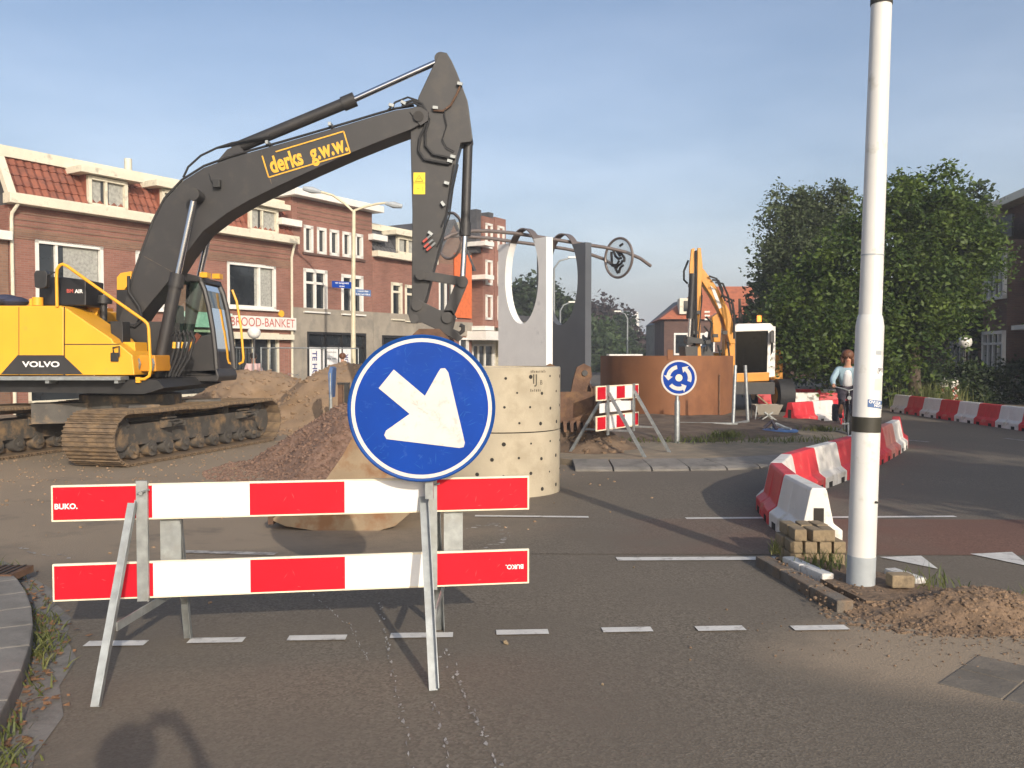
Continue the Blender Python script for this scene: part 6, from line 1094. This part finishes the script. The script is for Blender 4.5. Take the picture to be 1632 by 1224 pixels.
def person(loc, rz, label, J, top, legs, hairm='hair', hair_long=True, group=None, shirt=None):
    t = empty('person', loc, rz, label, 'person', group)
    body = {'pelvis': (J['pelvis'], .13), 'chest': (J['chest'], (.15, .12)), 'neck': (J['neck'], .055), 'chin': (J['head']-Vector((0, .0, .06)), .062), 'head': (J['head']+Vector((0, 0, .045)), (.078, .09))}
    ed = [('pelvis', 'chest'), ('chest', 'neck'), ('neck', 'chin'), ('chin', 'head')]; jk = {'pelvis': (J['pelvis'], .14), 'chest': (J['chest'], (.175, .135)), 'col': (J['neck']-Vector((0, 0, .05)), .085)}; je = [('pelvis', 'chest'), ('chest', 'col')]; tr = {'pelvis': (J['pelvis'], .155)}; te = []
    for s in 'LR':
        sh, el, wr, ha = [J[k+s] for k in ('sh', 'el', 'wr', 'ha')]; body.update({'sh'+s: (sh, .055), 'el'+s: (el, .042), 'wr'+s: (wr, .028), 'ha'+s: (ha, .034)}); ed += [('chest', 'sh'+s), ('sh'+s, 'el'+s), ('el'+s, 'wr'+s), ('wr'+s, 'ha'+s)]
        f = (ha-wr).normalized(); sd_ = f.cross(Vector((0, 0, 1))).normalized()
        for q in range(4): body['f%d%s' % (q, s)] = (ha+f*.045+sd_*(.02*(q-1.5)), .010); body['g%d%s' % (q, s)] = (ha+f*(.075+.01*(q in (1, 2)))+sd_*(.021*(q-1.5))-Vector((0, 0, .02)), .008); ed += [('ha'+s, 'f%d%s' % (q, s)), ('f%d%s' % (q, s), 'g%d%s' % (q, s))]
        body['t'+s] = (ha+f*.01+sd_*(.045 if s == 'L' else -.045), .011); ed.append(('ha'+s, 't'+s))
        jk.update({'sh'+s: (sh, .075), 'el'+s: (el, .062), 'cf'+s: (wr.lerp(el, .12), .045)}); je += [('chest', 'sh'+s), ('sh'+s, 'el'+s), ('el'+s, 'cf'+s)]
        hp, kn, an, toe = [J[k+s] for k in ('hp', 'kn', 'an', 'to')]; body.update({'hp'+s: (hp, .085), 'kn'+s: (kn, .058), 'an'+s: (an, .038), 'to'+s: (toe, .03)}); ed += [('pelvis', 'hp'+s), ('hp'+s, 'kn'+s), ('kn'+s, 'an'+s), ('an'+s, 'to'+s)]
        tr.update({'hp'+s: (hp, .105), 'kn'+s: (kn, .075), 'an'+s: (an+Vector((0, 0, .06)), .055)}); te += [('pelvis', 'hp'+s), ('hp'+s, 'kn'+s), ('kn'+s, 'an'+s)]
        skin('shoe', {'a': (an-Vector((0, 0, .03)), .048), 'b': (toe, .042), 'c': (toe+(toe-an)*.25, .03)}, [('a', 'b'), ('b', 'c')], 'black', t)
    b = skin('body', body, ed, 'skin', t); skin('jacket', jk, je, top, t); skin('trousers', tr, te, legs, t); h = J['head']; fw = Vector((0, -1, 0))
    hm = MB().sphere(h+Vector((0, .035, .085)), .125, 10, (1.0, 1.0, .92))
    if hair_long:
        for a in range(22): q = R(-12+204*a/21); hm.sphere(h+Vector(((.100+.012*math.sin(a*3.1))*math.cos(q), .04+.085*math.sin(q), .005+.025*math.sin(a*5))), .038+.008*math.sin(a*2.3), 6, (1, 1, 1.9))
    hm.build('hair', hairm, t, True); face = MB()
    for sx in (-.032, .032): face.sphere(h+Vector((sx, -.088, .045)), .011, 6)
    face.build('eyes', 'black', b, True); MB().sphere(h+Vector((0, -.104, .015)), .016, 6, (.8, 1, 1.4)).build('nose', 'skin', b, True); MB().sphere(h+Vector((0, -.088, -.03)), .02, 6, (1.3, .5, .35)).build('mouth', 'letterred', b, True)
    for sx in (-.085, .085): MB().sphere(h+Vector((sx, 0, .03)), .024, 6, (.5, .8, 1.3)).build('ear', 'skin', b, True)
    if shirt: skin('shirt', {'a': (J['pelvis']+Vector((0, -.045, .04)), .135), 'm': (J['pelvis'].lerp(J['chest'], .5)+Vector((0, -.06, 0)), .115), 'b': (J['chest']+Vector((0, -.06, -.02)), (.105, .105)), 'c': (J['neck']+Vector((0, -.035, -.07)), .06)}, [('a', 'm'), ('m', 'b'), ('b', 'c')], shirt, t)
    return t
Vv = lambda *a: Vector(a)
def bicycle(loc, rz, label, lean=0, group=None):      # faces -y locally
    t = empty('bicycle', loc, rz, label, 'bicycle', group); t.rotation_euler = (0, lean, rz)
    for y, nm in ((-.54, 'front_wheel'), (.54, 'rear_wheel')):
        N_ = 36; w = MB().tube([(0, y+.335*math.cos(6.2832*i/N_), .35+.335*math.sin(6.2832*i/N_)) for i in range(N_+1)], .018, 8).build(nm, 'rubber', t, True); MB().tube([(0, y+.312*math.cos(6.2832*i/N_), .35+.312*math.sin(6.2832*i/N_)) for i in range(N_+1)], .010, 6).build('rim', 'galv', w, True); m = MB()
        for i in range(16): a = 6.2832*i/16; m.cyl((0, y, .35), (0, y+.31*math.cos(a), .35+.31*math.sin(a)), .0018, n=4)
        m.cyl((-.05, y, .35), (.05, y, .35), .02, n=10).build('spokes', 'galv', w)
        MB().tube([(0, y+.365*math.cos(a), .35+.365*math.sin(a)) for a in [R(20+q*14) for q in range(10)]], .02, 6).build('mudguard', 'black', t, True)
    f = MB()
    for a, b, r in (((0, -.54, .35), (0, -.38, .95), .014), ((0, -.42, .8), (0, 0, .3), .018), ((0, -.40, .88), (0, .05, .36), .014), ((0, 0, .3), (0, .18, .85), .016), ((0, 0, .3), (0, .54, .35), .012), ((0, .15, .75), (0, .54, .35), .011)): f.cyl(a, b, r, n=8)
    f.build('frame', 'black', t, True); MB().tube([(-.28, -.2, 1.06), (-.25, -.33, 1.07), (-.08, -.38, 1.03), (0, -.38, 1.0), (.08, -.38, 1.03), (.25, -.33, 1.07), (.28, -.2, 1.06)], .012, 8).tube([(0, -.38, .93), (0, -.38, 1.02)], .014, 8).build('handlebar', 'galv', t, True)
    MB().sphere((0, .22, .92), .11, 8, (.9, 1.3, .4)).build('saddle', 'black', t, True); MB().cyl((0, .18, .84), (0, .2, .9), .013, n=8).build('seat_post', 'galv', t); MB().cyl((0, -.46, .86), (0, -.52, .86), .04, n=12).build('headlight', 'galv', t, True)
    MB().cyl((-.1, 0, .3), (.1, 0, .3), .02, n=8).bar((.08, 0, .3), (.09, -.1, .18), .012, .02).bar((-.08, 0, .3), (-.09, .1, .42), .012, .02).box((.13, -.1, .17), (.09, .06, .02)).box((-.13, .1, .43), (.09, .06, .02)).build('crank', 'galv', t); MB().box((0, .5, .74), (.14, .34, .02)).build('rack', 'black', t)
    return t
cy = G(1350, 699); cyc = (cy.x, cy.y, 0.0); RZ = -R(17)
bk2 = bicycle(cyc, RZ, 'dark city bicycle ridden by the woman in the denim jacket'); bg_ = MB().box((-.2, .48, .5), (.14, .36, .36)).build('pannier_bag', 'darkcloth', bk2, bevel=.05)
person(cyc, RZ, 'cyclist in light denim jacket and white top riding toward the barriers', dict(pelvis=Vv(0, .22, 1.02), chest=Vv(0, .12, 1.34), neck=Vv(0, .07, 1.5), head=Vv(0, .03, 1.63), shL=Vv(-.19, .1, 1.41), elL=Vv(-.30, -.05, 1.2), wrL=Vv(-.28, -.2, 1.09), haL=Vv(-.275, -.25, 1.085), shR=Vv(.19, .1, 1.41), elR=Vv(.30, -.05, 1.2), wrR=Vv(.28, -.2, 1.09), haR=Vv(.275, -.25, 1.085), hpL=Vv(-.1, .16, .96), knL=Vv(-.12, -.2, .78), anL=Vv(-.13, .08, .5), toL=Vv(-.13, -.04, .455), hpR=Vv(.1, .16, .96), knR=Vv(.12, -.22, .6), anR=Vv(.13, -.02, .25), toR=Vv(.13, -.15, .205)), 'denim', 'darkcloth', shirt='shirt')
def stand(k=1.0): return dict(pelvis=Vv(0, 0, .95), chest=Vv(0, 0, 1.3), neck=Vv(0, -.01, 1.48), head=Vv(0, -.03, 1.61), shL=Vv(-.19, 0, 1.4), elL=Vv(-.26, .03, 1.13), wrL=Vv(-.25, -.06, .9), haL=Vv(-.25, -.08, .84), shR=Vv(.19, 0, 1.4), elR=Vv(.26, .03, 1.13), wrR=Vv(.25, -.06, .9), haR=Vv(.25, -.08, .84), hpL=Vv(-.1, 0, .9), knL=Vv(-.11, -.02, .5), anL=Vv(-.11, .02, .09), toL=Vv(-.12, -.12, .045), hpR=Vv(.1, 0, .9), knR=Vv(.11, -.05, .5), anR=Vv(.11, .04, .09), toR=Vv(.12, -.1, .045))
p = W(404, 600, 28.6); person((p.x, p.y, 0), R(20), 'person in a pale pink top beneath the globe lamp by the bakery', stand(), 'pinkcloth', 'darkcloth', 'hairdk', False)
p = W(546, 590, 31.5); person((p.x, p.y, 0), R(-160), 'person in a white top walking past the TE HUUR posters', stand(), 'shirt', 'darkcloth', 'hair', False)
p = W(455, 615, 30.5); bicycle((p.x, p.y, 0), R(75), 'parked bicycle with pale tyres outside the bakery', R(4))
J = stand(); J.update(elL=Vv(.26, .12, 1.28), wrL=Vv(.12, .30, 1.6), haL=Vv(.09, .345, 1.655)); J = {k: v.copy() for k, v in stand().items()}
J.update(chest=Vv(0, -.02, 1.32), neck=Vv(0, -.03, 1.5), head=Vv(0, -.06, 1.64), elL=Vv(-.34, -.2, 1.28), wrL=Vv(-.15, -.40, 1.58), haL=Vv(-.10, -.42, 1.635), elR=Vv(.36, -.2, 1.28), wrR=Vv(.15, -.40, 1.58), haR=Vv(.10, -.42, 1.635))
person((0, -.5, 0), R(180), 'photographer in dark clothes holding up a phone, casting the shadow on the road', J, 'darkcloth', 'darkcloth', 'hairdk', False)
ph = empty('phone', (0, -.05, 1.69), 0, 'dark phone held up in both hands by the photographer', 'phone'); MB().box((0, 0, 0), (.145, .008, .072)).build('case', 'black', ph, bevel=.003); MB().box((0, -.0055, 0), (.13, .002, .064)).build('screen', 'pane', ph)
# stones on the road
for k, (px, py, r) in enumerate(((806, 1027, .022), (332, 918, .02), (1010, 905, .012), (960, 672 + 420, .01))):
    p = G(px, py); o = bpy.data.objects.new('loose_stone', rock_mesh('loose_stone', 'paver', 40+k)); col.objects.link(o); o.location = (p.x, p.y, r*.5); o.scale = (r, r, r); tag(o, ('small tan stone just past a white dash right of the barricade', 'pebble on the asphalt between the barricade boards', 'pebble beside the long white line near the cycle lane', 'pebble alone on the open asphalt before the dashes')[k], 'stone', 'loose stones on the asphalt')

def scratch(path, w, mat='wornpaint', seed=1):
    rs = random.Random(seed); P = [G(*q) for q in path]; v = []; f = []
    for a, b in zip(P, P[1:]):
        d = (b-a); L = d.length; d.normalize(); nn = Vector((-d.y, d.x, 0)); s_ = 0
        while s_ < L:
            l_ = rs.uniform(.01, .07)
            if rs.random() < .62:
                c_ = a+d*s_+nn*rs.gauss(0, w*.6); h_ = w*rs.uniform(.15, .6); o = len(v); v += [tuple(c_+nn*h_*rs.uniform(.6, 1)), tuple(c_+d*l_*.5+nn*h_*rs.uniform(.8, 1.5)), tuple(c_+d*l_+nn*rs.gauss(0, h_*.4)), tuple(c_+d*l_*.5-nn*h_)]; f.append((o, o+1, o+2, o+3))
            s_ += l_*.8
    o = raw('road_scratch', [(x, y, .006) for x, y, z in v], f, mat); tag(o, kind='structure')
scratch([(606, 960), (618, 1040), (640, 1130), (662, 1240)], .016, seed=1); scratch([(706, 1030), (735, 1100), (770, 1170), (806, 1260)], .02, seed=2); scratch([(690, 1120), (705, 1180), (722, 1240)], .012, seed=3)
scratch([(735, 845), (790, 835), (800, 860), (770, 880)], .06, seed=4); scratch([(20, 870), (60, 885), (110, 890)], .04, seed=5); scratch([(275, 895), (340, 902)], .05, seed=6); scratch([(440, 905), (560, 1000), (590, 1060)], .01, seed=7)

# ------------------------------------------------------------------ air
hz = MB().box((0, 470, 19.5), (1040, 1080, 41)).build('haze', 'black'); tag(hz, 'thin pale summer haze over the whole street', 'haze', kind='stuff')
hm_ = bpy.data.materials.new('haze_air'); hnt, hn, hl = nodes_of(hm_); hn.remove(hn['Principled BSDF']); pv = hn.new('ShaderNodeVolumePrincipled'); pv.inputs['Density'].default_value = 0.0014; pv.inputs['Color'].default_value = (0.85, 0.90, 1.0, 1); pv.inputs['Anisotropy'].default_value = 0.0
hl.new(pv.outputs[0], hn['Material Output'].inputs['Volume']); hz.data.materials.clear(); hz.data.materials.append(hm_)

def scuffs(name, n, fn, mat, parent, seed, lmax):
    rs = random.Random(seed); v = []; f = []
    for _ in range(n):
        o, ux, uy = fn(rs); a = rs.gauss(0.3, 0.8); l_ = rs.uniform(.15, 1)*lmax; w_ = rs.uniform(.0006, .0022); d = ux*math.cos(a)+uy*math.sin(a); e = uy*math.cos(a)-ux*math.sin(a); i = len(v)
        v += [tuple(o-d*l_/2), tuple(o+e*w_), tuple(o+d*l_/2), tuple(o-e*w_)]; f.append((i, i+1, i+2, i+3))
    tag(raw(name, v, f, mat, parent), kind='stuff')
def on_disc(rs): a, q = rs.uniform(0, 6.28), .86*math.sqrt(rs.random()); return SP_(q*math.cos(a), q*math.sin(a), .0045), su, sv
scuffs('scuff_marks', 110, on_disc, 'bluescuff', sg, 5, .07)
def on_arrow(rs): q = rs.uniform(-.1, .45); return SP_(q+rs.uniform(-.05, .08), -q*.9+rs.uniform(-.05, .05), .0075), su, sv
scuffs('scuff_marks', 70, on_arrow, 'greyscuff', sg, 6, .06)
for brd, z0 in ((up_, .815), (lo_, .382)):
    scuffs('scuff_marks', 22, lambda rs: (BP(rs.choice((rs.uniform(.02, .4), rs.uniform(1.1, 1.6), rs.uniform(2.15, 2.55))), z0+rs.uniform(.01, .17), .0035), bu, Vector((0, 0, 1))), 'pinkscuff', brd, 7, .045)
